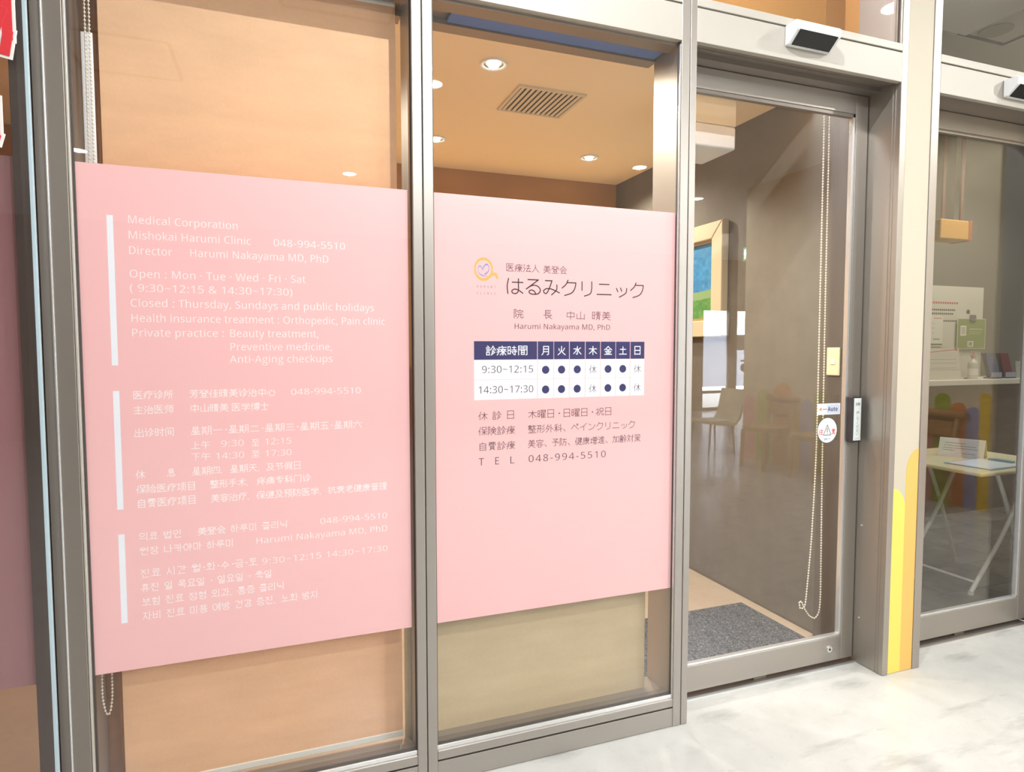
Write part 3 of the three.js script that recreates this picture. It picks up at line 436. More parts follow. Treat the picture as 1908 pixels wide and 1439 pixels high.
// ---- clear sheet in front of the far left window, with red lettering on it
{
  const s = thing('glass_sheet', 'clear upright glass sheet standing before the left post', 'glass panel', [0, 0, 0]);
  part('sheet', bx(-1.44, -0.5285, 0.001, 2.7, 0.02, 0.028), M.glassTint, s);
  part('polished_edge', bx(-0.5285, -0.5205, 0.001, 2.7, 0.0195, 0.0285, 0.001), M.glassEdge, s, 'pale blue polished edge');
  const red = std(0xd8343c, 0.5), whiteS = std(0xf2eeea, 0.5);
  const bar = (x0, y0, x1, y1, w, z, d) => { const L = Math.hypot(x1 - x0, y1 - y0), g = new RoundedBoxGeometry(L + w, w, d, 3, Math.min(w, d) * 0.45); g.rotateZ(Math.atan2(y1 - y0, x1 - x0)); return g.translate((x0 + x1) / 2, (y0 + y1) / 2, z); };
  const letter = (label, list) => {
    const t = thing('red_letter_sticker', label, 'sticker', [0, 0, 0], 0, 'red stickers on the glass sheet');
    part('white_outline', list.map(([p0, p1, p2, p3], i) => [[p0, p1 + 0.025, p2, p3 + 0.025], i]).map(([q, i]) => bar(...q, 0.032, 0.0292 + i * 0.0002, 0.002)), whiteS, t); part('red_stroke', list.map(([p0, p1, p2, p3], i) => [[p0, p1 + 0.025, p2, p3 + 0.025], i]).map(([q, i]) => bar(...q, 0.02, 0.0312 + i * 0.0002, 0.0016)), red, t);
  };
  letter('upper red character with white outline at the left picture edge', [[-0.64, 2.105, -0.556, 2.105], [-0.64, 2.06, -0.556, 2.055], [-0.556, 2.105, -0.556, 1.98], [-0.556, 1.98, -0.562, 1.945], [-0.576, 2.04, -0.62, 1.97], [-0.566, 2.03, -0.59, 1.955]]);
  letter('lower red character with white outline at the left picture edge', [[-0.66, 1.88, -0.592, 1.88], [-0.66, 1.83, -0.588, 1.83], [-0.588, 1.83, -0.588, 1.765], [-0.66, 1.77, -0.588, 1.75]]);
}

// ---- sensors, stickers, touch handle
function sensor(label, x, y) {
  const t = thing('door_sensor', label, 'sensor', [x, y, 0], 0, 'white door sensors');
  const s = new THREE.Shape(); s.moveTo(0, -0.036); s.lineTo(0.012, -0.036); s.lineTo(0.05, -0.004); s.lineTo(0.052, 0.018); s.quadraticCurveTo(0.05, 0.025, 0.042, 0.025); s.lineTo(0, 0.025); s.lineTo(0, -0.036);
  const g = new THREE.ExtrudeGeometry(s, { depth: 0.186, bevelEnabled: true, bevelThickness: 0.004, bevelSize: 0.003, bevelSegments: 3 }); g.rotateY(-Math.PI / 2); g.translate(0.093, 0, 0.004); part('housing', g, M.white, t);
  const l = new THREE.Shape(); l.moveTo(0.014, -0.0405); l.lineTo(0.0545, -0.0065); l.lineTo(0.05, 0.0); l.lineTo(0.012, -0.03);
  const q = new THREE.ExtrudeGeometry(l, { depth: 0.168, bevelEnabled: false }); q.rotateY(-Math.PI / 2); q.translate(0.084, 0, 0.004); part('lens', q, M.black, t, 'black slanted lens');
  return t;
}
sensor('white motion sensor above the clinic sliding door', 1.762, 2.387); sensor('white motion sensor above the second door', 2.885, 2.362);
function flat(name, label, x0, x1, y0, y1, z, tex, round = false, m = {}) {
  const o = sun(new THREE.Mesh(round ? new THREE.CylinderGeometry((x1 - x0) / 2, (x1 - x0) / 2, 0.0008, 56).rotateX(Math.PI / 2) : new THREE.BoxGeometry(x1 - x0, y1 - y0, 0.0008), std(0xffffff, 0.5, 0, { map: tex, ...m })));
  const p = o.geometry.attributes.position, uv = o.geometry.attributes.uv; for (let i = 0; i < p.count; i++) uv.setXY(i, p.getX(i) / (x1 - x0) + 0.5, p.getY(i) / (y1 - y0) + 0.5);
  o.position.set((x0 + x1) / 2, (y0 + y1) / 2, z); o.name = numbered(name); o.userData = { label, category: 'sticker' }; scene.add(o); return o;
}
flat('door_sticker', 'small rectangular sticker with an orange arrow on the sliding door', 2.013, 2.133, 1.037, 1.082, -0.1533, canvasTex(480, 180, (c) => {
  c.fillStyle = '#e6e8ea'; c.fillRect(0, 0, 480, 180); c.fillStyle = '#cfd6ea'; c.fillRect(200, 20, 262, 140);
  c.fillStyle = '#f08a3c'; c.beginPath(); c.moveTo(34, 92); c.lineTo(88, 62); c.lineTo(88, 122); c.fill(); c.fillStyle = '#3c4252'; c.fillRect(112, 88, 84, 9);
  c.fillStyle = '#1d2436'; c.font = 'bold 92px sans-serif'; c.fillText('Auto', 218, 124);
}));
flat('door_sticker', 'round white caution sticker with a triangle on the sliding door', 2.0155, 2.1205, 0.921, 1.026, -0.1533, canvasTex(512, 512, (c) => {
  c.fillStyle = '#15181c'; c.fillRect(0, 0, 512, 512); c.fillStyle = '#eef3f3'; c.beginPath(); c.arc(256, 256, 246, 0, 7); c.fill();
  c.strokeStyle = '#1b1b1b'; c.lineWidth = 12; c.lineJoin = 'round'; c.beginPath(); c.moveTo(256, 150); c.lineTo(352, 350); c.lineTo(160, 350); c.closePath(); c.stroke(); c.fillStyle = '#1b1b1b'; c.fillRect(249, 208, 14, 88); c.fillRect(249, 312, 14, 14);
  setWide(c, 1, '注', 48, 146, 336, 104, '#e0402c', 0.12); setWide(c, 1, '意', 366, 464, 336, 104, '#e0402c', 0.11); setWide(c, 1, '自動ドア', 174, 338, 450, 44, '#7a8088', 0.09);
  c.fillStyle = '#a2a8ac'; for (let i = -5; i <= 5; i++) { const a = -Math.PI / 2 + i * 0.13; c.save(); c.translate(256 + 205 * Math.cos(a), 256 + 205 * Math.sin(a)); c.rotate(a + Math.PI / 2); c.fillRect(-8, -11, 16, 4); c.fillRect(-2, -11, 4, 20); c.restore(); }
}), true);
{
  const t = thing('touch_switch', 'slim upright push switch with white label on the door stile', 'door switch', [2.178, 1.017, -0.14]);
  part('case', bx(-0.0255, 0.0255, -0.093, 0.093, 0.0005, 0.026, 0.004), std(0x4a464a, 0.4, 0.4), t);
  const g = bx(-0.0165, 0.0215, -0.085, 0.086, 0.026, 0.029, 0.0014), p = g.attributes.position, uv = g.attributes.uv; for (let i = 0; i < p.count; i++) uv.setXY(i, (p.getX(i) + 0.0165) / 0.038, (p.getY(i) + 0.085) / 0.171);
  part('label_plate', g, std(0xffffff, 0.4, 0, { map: canvasTex(120, 540, (c) => { c.fillStyle = '#eaf0ee'; c.fillRect(0, 0, 120, 540); setWide(c, 1, '自', 22, 58, 92, 36, '#4a5654', 0.11); setWide(c, 1, '動', 62, 98, 92, 36, '#4a5654', 0.1); [...'押してください'].forEach((ch, i) => setWide(c, 1, ch, 38, 82, 204 + i * 45, 40, '#6c7d78', 0.1)); c.fillStyle = '#b5bcb8'; c.fillRect(24, 512, 72, 8); }) }), t, 'white label plate with vertical lettering');
}
// ================================================================= the clinic room behind the pink windows
{
  const f = struct('floor_002', 'beige clinic floor behind the glass'); part('floor_sheet', bx(-1.5, 2.4, -0.1, -0.0005, -0.137, -2.4), M.floorIn, f);
  const c = struct('ceiling_001', 'cream clinic ceiling'); part('ceiling_slab', bx(-1.5, 2.35, H2, H2 + 0.08, -0.45, -2.4), M.ceilIn, c); part('ceiling_slab', bx(-1.5, 1.3, H2, H2 + 0.08, -0.2, -0.45), M.ceilIn, c);
  const b = struct('wall_back_001', 'tan rear wall of the clinic'); part('wall_slab', bx(-1.5, 2.35, 0, 3.2, -2.24, -2.4), M.wallBack, b);
  const l = struct('wall_left_001', 'left wall of the clinic'); part('wall_slab', bx(-1.6, -1.5, 0, 3.2, -0.165, -2.4), M.wallBack, l);
  const r = struct('wall_right_002', 'grey-brown textured wall seen through the sliding door'); part('wall_slab', bx(2.269, 2.36, 0, 3.2, -0.36, -2.24), M.wallR, r);
  part('return', bx(2.235, 2.36, 0, 2.44, -0.2, -0.36), std(0x5c5248, 0.75), r); part('upper_return', bx(2.235, 2.36, 2.44, 3.2, -0.2, -0.36), std(0xa06e2c, 0.7), r); part('wall_foot', bx(2.2645, 2.269, 0, 0.012, -0.36, -2.24), std(0x5b4f42, 0.7), r);
  const tw = struct('wall_back_002', 'warm tan fascia seen through the transom pane'); part('fascia', bx(1.3, 2.13, 2.4635, 3.19, -0.28, -0.3), std(0xb07c34, 0.7), tw); part('fascia', bx(2.13, 2.235, 2.4635, 3.19, -0.277, -0.3), std(0xa06e2c, 0.7), tw);
  const p = struct('trim_11', 'brown wood post inside the left edge of the pink window'); part('post', bx(-0.56, -0.43, 0, 2.29, -0.166, -0.3), M.brownPost, p); part('post', bx(-0.43, -0.395, 0, 2.29, -0.2, -0.3), M.brownPost, p);
}
for (const [x, z, lb] of [[0.845, -0.72, 'clinic downlight nearest the timetable window, left of the vent'], [0.837, -1.7, 'clinic downlight near the rear wall beside the mullion'], [1.79, -1.72, 'clinic downlight near the rear right corner'], [-0.3, -1.2, 'clinic downlight behind the blind']])
  downlight(lb, x, H2 - 0.003, z, 0.057, CLINIC_CD, WARM, 1.35, 'clinic ceiling downlights', 9);
{
  const v = thing('ceiling_vent', 'square slatted vent grille in the clinic ceiling', 'vent', [1.179, H2, -1.022]);
  const w = 0.165, d = 0.152, gm = std(0xdcd5bb, 0.5), g = [];
  part('frame', [bx(-w, w, -0.01, 0, -d, -d + 0.014), bx(-w, w, -0.01, 0, d - 0.014, d), bx(-w, -w + 0.014, -0.01, 0, -d + 0.014, d - 0.014), bx(w - 0.014, w, -0.01, 0, -d + 0.014, d - 0.014)], gm, v);
  part('duct_backing', bx(-w + 0.014, w - 0.014, -0.0015, 0, -d + 0.014, d - 0.014), std(0x5c5242, 0.9), v);
  for (let i = 0; i < 12; i++) { const s = new THREE.BoxGeometry(0.0125, 0.002, 2 * d - 0.03); s.rotateZ(-0.2); s.translate(-w + 0.027 + i * 0.0251, -0.0075, 0); part('slat', s, gm, v); }
  const bl = thing('roller_blind', 'peach fabric roller blind drawn down behind the pink window', 'blind', [0, 0, 0]);
  part('fabric', bx(-0.409, 0.336, 0.125, 2.288, -0.1, -0.1012), M.blind, bl); part('bottom_bar', bx(-0.409, 0.336, 0.11, 0.128, -0.096, -0.106, 0.002), M.pale, bl); part('roller', new THREE.CylinderGeometry(0.012, 0.012, 0.745, 20).rotateZ(Math.PI / 2).translate(-0.0365, 2.297, -0.11), M.pale, bl);
  const lb = thing('partition_board', 'low beige board standing behind the timetable window', 'board', [0, 0, 0]);
  part('board', bx(0.345, 1.196, 0.02, 1.25, -0.1, -0.118, 0.002), M.board, lb); for (const x of [0.42, 1.12]) part('foot', bx(x - 0.03, x + 0.03, 0, 0.02, -0.08, -0.16, 0.003), M.frameDark, lb);
  const st = thing('chain_guide', 'narrow white strip behind the bead chain at the left window', 'strip', [0, 0, 0]);
  part('plate', bx(-0.443, -0.418, 1.05, 2.085, -0.083, -0.087, 0.001), std(0xfbfdff, 0.6), st); part('clip', bx(-0.436, -0.425, 2.085, 2.1, -0.083, -0.089, 0.001), M.frameDark, st);
}
function beadChain(label, pts, pitch, r, n) {
  const t = thing('bead_chain', label, 'blind chain', [0, 0, 0], 0, 'blind pull chains');
  const curve = new THREE.CatmullRomCurve3(pts.map((p) => new THREE.Vector3(...p)), false, 'catmullrom', 0.3), L = curve.getLength();
  part('cord', new THREE.TubeGeometry(curve, n, r * 0.3, 5), M.bead, t);
  const b = new THREE.IcosahedronGeometry(r, 1), list = [], m = Math.floor(L / pitch);
  for (let i = 0; i <= m; i++) { const p = curve.getPointAt(i / m); list.push(b.clone().translate(p.x, p.y, p.z)); }
  const o = part('beads', list, M.bead, t); o.userData.kind = 'stuff'; const e = pts[0], h = pts[pts.length - 1];
  part('clutch', bx(e[0] - 0.006, h[0] + 0.006, e[1] - 0.012, e[1] + 0.014, e[2] - 0.006, Math.max(e[2] + 0.006, e[2] + 0.052), 0.003), M.pale, t);
}
beadChain('long white bead chain hanging behind the sliding door glass', [[2.109, 2.29, -0.25], [2.112, 1.5, -0.25], [2.114, 0.9, -0.25], [2.1, 0.5, -0.25], [2.078, 0.24, -0.25], [2.068, 0.205, -0.25], [2.05, 0.205, -0.252], [2.048, 0.23, -0.255], [2.062, 0.228, -0.257], [2.078, 0.196, -0.255], [2.1, 0.165, -0.25], [2.13, 0.15, -0.25], [2.152, 0.175, -0.25], [2.158, 0.25, -0.25], [2.152, 0.6, -0.25], [2.147, 0.9, -0.25], [2.14, 1.6, -0.25], [2.137, 2.29, -0.25]], 0.0112, 0.0036, 500);
beadChain('white bead chain with a short loop below the left pink film', [[-0.43, 2.28, -0.075], [-0.436, 1.2, -0.075], [-0.448, 0.5, -0.075], [-0.449, 0.4, -0.075], [-0.444, 0.36, -0.075], [-0.438, 0.347, -0.075], [-0.432, 0.36, -0.075], [-0.427, 0.4, -0.075], [-0.426, 0.5, -0.075], [-0.423, 1.2, -0.075], [-0.4215, 2.28, -0.075]], 0.0095, 0.0028, 420);
{
  const t = thing('ceiling_box', 'white box hung from the clinic ceiling behind the door top', 'ceiling unit', [0, 0, 0]);
  part('upper_case', bx(1.7, 1.957, 2.3, H2, -0.6, -0.84, 0.004), std(0xdcd8c4, 0.6), t); part('lower_case', bx(1.7, 1.957, 2.197, 2.3, -0.598, -0.842, 0.012), std(0xdde4e6, 0.5), t);
  const s = thing('light_switch', 'ivory wall switch beside the sliding door', 'switch', [2.235, 1.247, -0.284]);
  const sp = part('plate', bx(-0.008, 0, -0.06, 0.06, -0.034, 0.034, 0.0035), std(0xe9dfb8, 0.45), s); part('rocker', bx(-0.0105, -0.008, -0.012, 0.012, -0.012, 0.012, 0.001), std(0xf6f1dc, 0.4), sp);
  const m = thing('floor_mat', 'grey speckled entrance mat inside the sliding door', 'mat', [0, 0, 0]);
  part('pile', bx(1.3, 2.19, 0, 0.008, -0.25, -0.78, 0.002), M.mat, m); part('edge', [bx(1.29, 2.2, 0, 0.004, -0.24, -0.25), bx(1.29, 2.2, 0, 0.004, -0.78, -0.79), bx(2.19, 2.2, 0, 0.004, -0.25, -0.78)], std(0x3c3c40, 0.8), m);
  const pf = thing('framed_painting', 'blue and green painting in a pale gold frame on the clinic wall', 'painting', [2.269, 1.68, -1.42]);
  // faces -x; width runs along z
  const fw = 0.09, W = 0.4, Hh = 0.31, gold = std(0xcdc2a6, 0.45, 0.15), inner = std(0xb08c58, 0.5, 0.2);
  const bar = (pts) => { const sh = new THREE.Shape(pts.map((p) => new THREE.Vector2(...p))); const g = new THREE.ExtrudeGeometry(sh, { depth: 0.03, bevelEnabled: true, bevelThickness: 0.008, bevelSize: 0.006, bevelOffset: -0.006, bevelSegments: 2 }); g.rotateY(-Math.PI / 2); return g.translate(-0.009, 0, 0); };
  const o = [[-W, -Hh], [W, -Hh], [W, Hh], [-W, Hh]], q = [[-W + fw, -Hh + fw], [W - fw, -Hh + fw], [W - fw, Hh - fw], [-W + fw, Hh - fw]];
  for (let i = 0; i < 4; i++) { const k = (i + 1) % 4; part('frame_bar', bar([o[i], o[k], q[k], q[i]]), gold, pf); }
  part('slip', [bx(-0.026, -0.01, -Hh + fw, Hh - fw, -W + fw, -W + fw + 0.014), bx(-0.026, -0.01, -Hh + fw, Hh - fw, W - fw - 0.014, W - fw), bx(-0.026, -0.01, Hh - fw - 0.014, Hh - fw, -W + fw, W - fw), bx(-0.026, -0.01, -Hh + fw, -Hh + fw + 0.014, -W + fw, W - fw)], inner, pf);
  const cg = bx(-0.016, -0.01, -Hh + fw, Hh - fw, -W + fw, W - fw), p = cg.attributes.position, uv = cg.attributes.uv; for (let i = 0; i < p.count; i++) uv.setXY(i, (p.getZ(i) + W - fw) / (2 * (W - fw)), (p.getY(i) + Hh - fw) / (2 * (Hh - fw)));
  part('canvas', cg, std(0xffffff, 0.7, 0, { map: canvasTex(256, 192, (c) => {
    const im = c.createImageData(256, 192); for (let y = 0; y < 192; y++) for (let x = 0; x < 256; x++) { const n = nB[(y * 2 % 512) * 512 + x * 2 % 512] - 0.5, m2 = nA[y * 512 + x] - 0.5, h = y / 192 + m2 * 0.06, col = h < 0.62 ? [52 + n * 50, 128 + n * 60, 178 + n * 40] : h < 0.72 ? [128, 158, 108] : [84 + n * 60, 138 + n * 50, 70 + n * 30]; const i = (y * 256 + x) * 4; im.data.set([clampB(col[0]), clampB(col[1]), clampB(col[2]), 255], i); } c.putImageData(im, 0, 0);
  }) }), pf);
}

// ================================================================= the second room behind the right-hand door
{
  const f = struct('floor_003', 'grey stone tile floor of the second room'); part('screed', bx(2.38, 8, -0.1, -0.006, -0.2, -2.6), std(0x8f8d84, 0.9), f);
  const tones = [0x979287, 0x8d887e, 0xa19b8f, 0x928d84].map((c) => std(c, 0.35, 0, { map: noiseTex(512, 0.9, (i) => { const v = 205 + (nA[i] - 0.5) * 90; return [clampB(v), clampB(v), clampB(v - 4)]; }) }));
  const tg = new RoundedBoxGeometry(0.592, 0.01, 0.292, 1, 0.0015);
  { const p = tg.attributes.position, uv = tg.attributes.uv; for (let i = 0; i < p.count; i++) uv.setXY(i, p.getX(i), p.getZ(i)); }
  for (let r = 0; r < 8; r++) for (let k = 0; k < 8; k++) { const o = part('tile', tg, tones[Math.floor(rnd() * 4)], f); o.position.set(2.7 + k * 0.597 + (r % 2) * 0.298, -0.005, -0.36 - r * 0.297); }
  const c = struct('ceiling_002', 'grey ceiling of the second room'); part('ceiling_slab', bx(2.36, 8, 3.15, 3.25, -0.16, -2.6), std(0xb9b7a8, 0.85), c);
  const rim = std(0x4d4a3c, 0.6), x0 = 3.785, x1 = 4.18, z0 = -0.91, z1 = -0.52;
  part('hatch_rim', [bx(x0, x1, 3.145, 3.15, z0, z0 + 0.02), bx(x0, x1, 3.145, 3.15, z1 - 0.02, z1), bx(x0, x0 + 0.02, 3.145, 3.15, z0 + 0.02, z1 - 0.02), bx(x1 - 0.02, x1, 3.145, 3.15, z0 + 0.02, z1 - 0.02)], rim, c, 'dark square hatch rim');
  part('round_cover', disc(3.95, 3.147, -0.8, 0.085, 0.006), std(0x9b9885, 0.8), c); part('bulkhead', bx(3.1, 3.54, 3.0, 3.15, -0.3, -0.69, 0.003), M.pale, c);
  const b = struct('wall_back_003', 'grey rear wall of the second room'); part('wall_slab', bx(2.36, 8, 0, 3.15, -2.1, -2.2), std(0x76746c, 0.85), b);
  const r = struct('wall_right_003', 'grey right wall of the second room'); part('wall_slab', bx(8, 8.1, 0, 3.15, -0.2, -2.6), std(0x76746c, 0.85), r);
  const ct = thing('reception_counter', 'brown wood reception counter with a white top', 'counter', [0, 0, 0]);
  const wd = std(0xffffff, 0.6, 0, { map: noiseTex(512, 0.7, (k) => { const v = (nC[k] - 0.5) * 26; return [116 + v, 98 + v, 80 + v]; }) });
  part('front', bx(4.2, 7.2, 0, 1.02, -1.66, -1.72), wd, ct); part('top', bx(4.15, 7.25, 1.02, 1.06, -1.6, -2.06, 0.003), M.pale, ct); part('end_panel', bx(4.2, 4.24, 0, 1.02, -1.72, -2.0), wd, ct);
  // folding table, tent card, clipboard
  const t = thing('folding_table', 'small cream folding table with crossed white tube legs', 'table', [3.652, 0, -0.68], 0);
  const wm = std(0xe9e8de, 0.4), Y = 0.66;
  part('table_top', bx(-0.375, 0.375, Y, Y + 0.02, -0.33, 0.34, 0.008), std(0xe6dfb9, 0.5), t); part('edge_band', bx(-0.3765, 0.3765, Y + 0.003, Y + 0.016, -0.3315, 0.3415, 0.006), std(0xdccf9a, 0.5), t);
  for (const z of [0.195, -0.195]) {
    const la = part('leg', tube([[-0.12, Y, z], [-0.06, Y - 0.004, z], [-0.02, Y - 0.05, z], [0.1, 0.36, z], [0.235, 0.012, z]], 0.0115, 10, 40), wm, t), lb = part('leg', tube([[0.12, Y, z + 0.025], [0.16, Y - 0.02, z + 0.025], [0.13, Y - 0.08, z + 0.025], [0, 0.3, z + 0.025], [-0.235, 0.012, z + 0.025]].map((p, i) => (i < 3 ? [0.17 + (2 - i) * 0.03, p[1], p[2]] : p)), 0.0115, 10, 40), wm, t);
    part('foot_cap', disc(0.235, 0.008, z, 0.014, 0.016, 14), M.pale, la); part('foot_cap', disc(-0.235, 0.008, z + 0.025, 0.014, 0.016, 14), M.pale, lb);
  }
  part('stretcher', rod([-0.2, 0.06, -0.17], [-0.2, 0.06, 0.22], 0.007), wm, t);
  const tc = thing('tent_card', 'folded white paper card standing on the folding table', 'card', [3.69, Y + 0.02, -0.72], -1.17);
  { const s = new THREE.Shape(); s.moveTo(-0.055, 0); s.lineTo(-0.006, 0.1); s.quadraticCurveTo(0, 0.108, 0.006, 0.1); s.lineTo(0.055, 0); s.lineTo(0.0535, 0); s.lineTo(0.005, 0.098); s.quadraticCurveTo(0, 0.105, -0.005, 0.098); s.lineTo(-0.0535, 0); const g = new THREE.ExtrudeGeometry(s, { depth: 0.22, bevelEnabled: false }); g.translate(0, 0, -0.11); g.rotateY(-Math.PI / 2); part('folded_sheet', g, std(0xf2f0e6, 0.8), tc);
    const pr = new THREE.PlaneGeometry(0.19, 0.085); pr.rotateX(-0.455); pr.translate(0, 0.052, 0.0312); part('printed_lines', pr, std(0xffffff, 0.8, 0, { map: canvasTex(256, 128, (c) => { c.fillStyle = '#f2f0e6'; c.fillRect(0, 0, 256, 128); c.fillStyle = '#5a574e'; for (const [x, y, w] of [[20, 20, 130], [16, 44, 200], [12, 66, 220], [12, 86, 80], [140, 110, 80]]) for (let q = 0; q < w; q += 9) c.fillRect(x + q, y, 6, 5); }) }), tc); }
  const cb = thing('clipboard', 'pale blue clipboard with papers on the folding table', 'clipboard', [3.55, Y + 0.0205, -0.5], -1.5);
  part('board', bx(-0.12, 0.12, 0, 0.004, -0.16, 0.16, 0.0015), std(0x7fa6ab, 0.5), cb); part('paper', bx(-0.108, 0.108, 0.004, 0.0055, -0.14, 0.15), std(0xe4ecf2, 0.8), cb); part('clip', bx(-0.06, 0.06, 0.0055, 0.016, -0.158, -0.125, 0.003), std(0x8fb4ba, 0.35, 0.4), cb);
  // things on the counter
  const sheet = (name, label, cat, x0, x1, y0, y1, z, tilt, draw, w = 256, h = 256) => {
    const t2 = thing(name, label, cat, [(x0 + x1) / 2, y0, z]); t2.rotation.x = tilt; const W = x1 - x0, Hh = y1 - y0, g = bx(-W / 2, W / 2, 0, Hh, -0.0015, 0.0015), p = g.attributes.position, uv = g.attributes.uv;
    for (let i = 0; i < p.count; i++) uv.setXY(i, p.getX(i) / W + 0.5, p.getY(i) / Hh); part('sheet', g, std(0xffffff, 0.7, 0, { map: canvasTex(w, h, draw) }), t2); return t2;
  };
  const dashes = (c, x, y, w, col, th = 5) => { c.fillStyle = col; for (let q = 0; q < w; q += th * 1.7) c.fillRect(x + q, y, th * 1.2, th); };
  const wbd = sheet('notice_board', 'large white notice sheet leaning above the counter', 'notice', 4.55, 5.42, 1.0605, 1.8, -1.78, 0, (c, w, h) => { c.fillStyle = '#cdcbbd'; c.fillRect(0, 0, w, h); dashes(c, 100, 58, 160, '#b34a40', 7); for (const [y, q] of [[84, 150], [98, 140], [124, 165], [138, 70]]) dashes(c, 100, y, q, '#3e3a36', 6); c.fillStyle = '#4a443e'; c.beginPath(); c.ellipse(320, 92, 10, 9, 0, 0, 7); c.fill(); c.fillStyle = '#d9cfc0'; c.fillRect(312, 100, 16, 40); c.fillStyle = '#e6e4d8'; c.fillRect(312, 118, 17, 42); }, 400, 340);
  part('stand', bx(-0.4, 0.4, 0.0, 0.012, -0.05, 0.05, 0.002), M.pale, wbd);
  sheet('leaflet', 'small white leaflet with green foot on the notice sheet', 'leaflet', 4.7, 4.95, 1.32, 1.56, -1.772, 0, (c, w, h) => { c.fillStyle = '#dcdace'; c.fillRect(0, 0, w, h); dashes(c, 150, 14, 90, '#c05048', 8); for (const y of [60, 100, 140]) dashes(c, 20, y, 140, '#a5a296', 5); dashes(c, 150, 190, 70, '#4a4842', 9); c.fillStyle = '#5d7040'; c.fillRect(0, 232, w, 14); });
  const gp = sheet('green_poster', 'green poster clipped on the notice sheet', 'poster', 5.1, 5.43, 1.3, 1.545, -1.76, 0, (c, w, h) => { c.fillStyle = '#7f9150'; c.fillRect(0, 0, w, h); c.strokeStyle = '#d9d9c4'; c.lineWidth = 8; c.strokeRect(0, 0, w, h); c.fillStyle = '#e4e2d4'; c.fillRect(28, 60, 52, 84); c.fillStyle = '#b9b7aa'; c.fillRect(34, 70, 40, 64); dashes(c, 110, 84, 120, '#d5d6be', 8); dashes(c, 110, 110, 110, '#c2c69c', 5); dashes(c, 110, 126, 100, '#c2c69c', 5); c.fillStyle = '#e6e6d6'; c.fillRect(96, 190, 52, 46); c.fillStyle = '#8b9480'; c.fillRect(104, 196, 36, 34); });
  part('clip', bx(-0.03, 0.035, 0.225, 0.275, 0.002, 0.012, 0.002), std(0x6a6b70, 0.5), gp, 'grey clip');
  sheet('printed_notice', 'white notice with red ribbon print at the foot of the notice sheet', 'notice', 4.72, 5.08, 1.0605, 1.31, -1.7, -0.12, (c, w, h) => { c.fillStyle = '#c9c5b6'; c.fillRect(0, 0, w, h); c.strokeStyle = '#b8564a'; c.lineWidth = 5; c.beginPath(); c.moveTo(14, 36); c.lineTo(236, 12); c.stroke(); c.fillStyle = '#b8564a'; c.fillRect(8, 28, 22, 20); c.fillRect(222, 2, 22, 20); for (const y of [90, 120, 160]) dashes(c, 24, y, 200, '#98948a', 5); c.fillStyle = '#8c887e'; c.fillRect(0, 176, w, 3); });
  const bt = thing('sanitizer_bottle', 'clear pump bottle standing on the counter', 'bottle', [5.18, 1.0605, -1.68]);
  part('bottle_body', new THREE.LatheGeometry([[0, 0], [0.034, 0], [0.036, 0.006], [0.036, 0.12], [0.028, 0.145], [0.012, 0.155], [0.012, 0.17], [0, 0.17]].map((p) => new THREE.Vector2(...p)), 24), std(0xd6d4c8, 0.3), bt); part('pump', [disc(0, 0.18, 0, 0.014, 0.022, 18), disc(0, 0.2, 0, 0.005, 0.024, 12), bx(-0.04, 0.01, 0.208, 0.218, -0.007, 0.007, 0.003)], std(0xc79a90, 0.5), bt); part('bottle_label', new THREE.CylinderGeometry(0.0364, 0.0364, 0.05, 24, 1, true).translate(0, 0.06, 0), std(0xeeece2, 0.6), bt);
  for (const [x, y, cA, lb] of [[5.46, 1.0605, 0x41527e, 'blue leaflet stand on the counter'], [5.63, 1.0605, 0x6a2f30, 'dark red leaflet stand on the counter']]) {
    const s = thing('leaflet_stand', lb, 'leaflet stand', [x, y, -1.72]); part('base', bx(-0.06, 0.06, 0, 0.01, -0.05, 0.05, 0.002), std(0x2f3038, 0.4), s);
    for (let i = 0; i < 2; i++) { const g = bx(-0.05, 0.05, 0, 0.2, -0.004, 0.004); g.rotateX(-0.25); part('leaflet', g.translate(0, 0.01, 0.03 - i * 0.03), std(i ? 0x32343c : cA, 0.5), s); } part('lip', bx(-0.06, 0.06, 0.01, 0.05, 0.04, 0.045), std(0x9aa0b4, 0.3), s);
  }
  sheet('desk_sign', 'small grey desk sign at the right end of the counter', 'sign', 5.74, 5.95, 1.0605, 1.2, -1.7, -0.1, (c, w, h) => { c.fillStyle = '#a9aba2'; c.fillRect(0, 0, w, h); c.strokeStyle = '#5a5c58'; c.lineWidth = 9; c.beginPath(); c.moveTo(60, 60); c.lineTo(110, 60); c.moveTo(84, 40); c.lineTo(84, 150); c.moveTo(60, 120); c.lineTo(112, 100); c.moveTo(140, 80); c.quadraticCurveTo(200, 60, 190, 130); c.stroke(); });
  // hanging lamp with straps
  const hl = thing('hanging_lamp', 'yellow box lamp hung on dark red straps in the second room', 'lamp', [4.62, 0, -1.5]);
  part('box_shade', bx(-0.2, 0.12, 2.085, 2.225, -0.07, 0.07, 0.01), std(0xc2903a, 0.7), hl); part('end_panel', bx(0.085, 0.124, 2.083, 2.228, -0.072, 0.072, 0.004), std(0x9a4c2c, 0.7), hl); for (const x of [-0.09, 0.1]) part('strap', bx(x - 0.014, x + 0.014, 2.22, 3.15, -0.006, 0.006), std(0x5c2f22, 0.7), hl);
  const dk = thing('dark_screen', 'dark brown hanging screen behind the yellow lamp', 'screen', [5.1, 0, -1.9]); part('screen_panel', bx(-0.6, 0.1, 2.3, 3.13, -0.01, 0.01, 0.003), std(0x3d342a, 0.8), dk); part('rail', bx(-0.62, 0.12, 3.13, 3.15, -0.015, 0.015), std(0x3d342a, 0.8), dk);
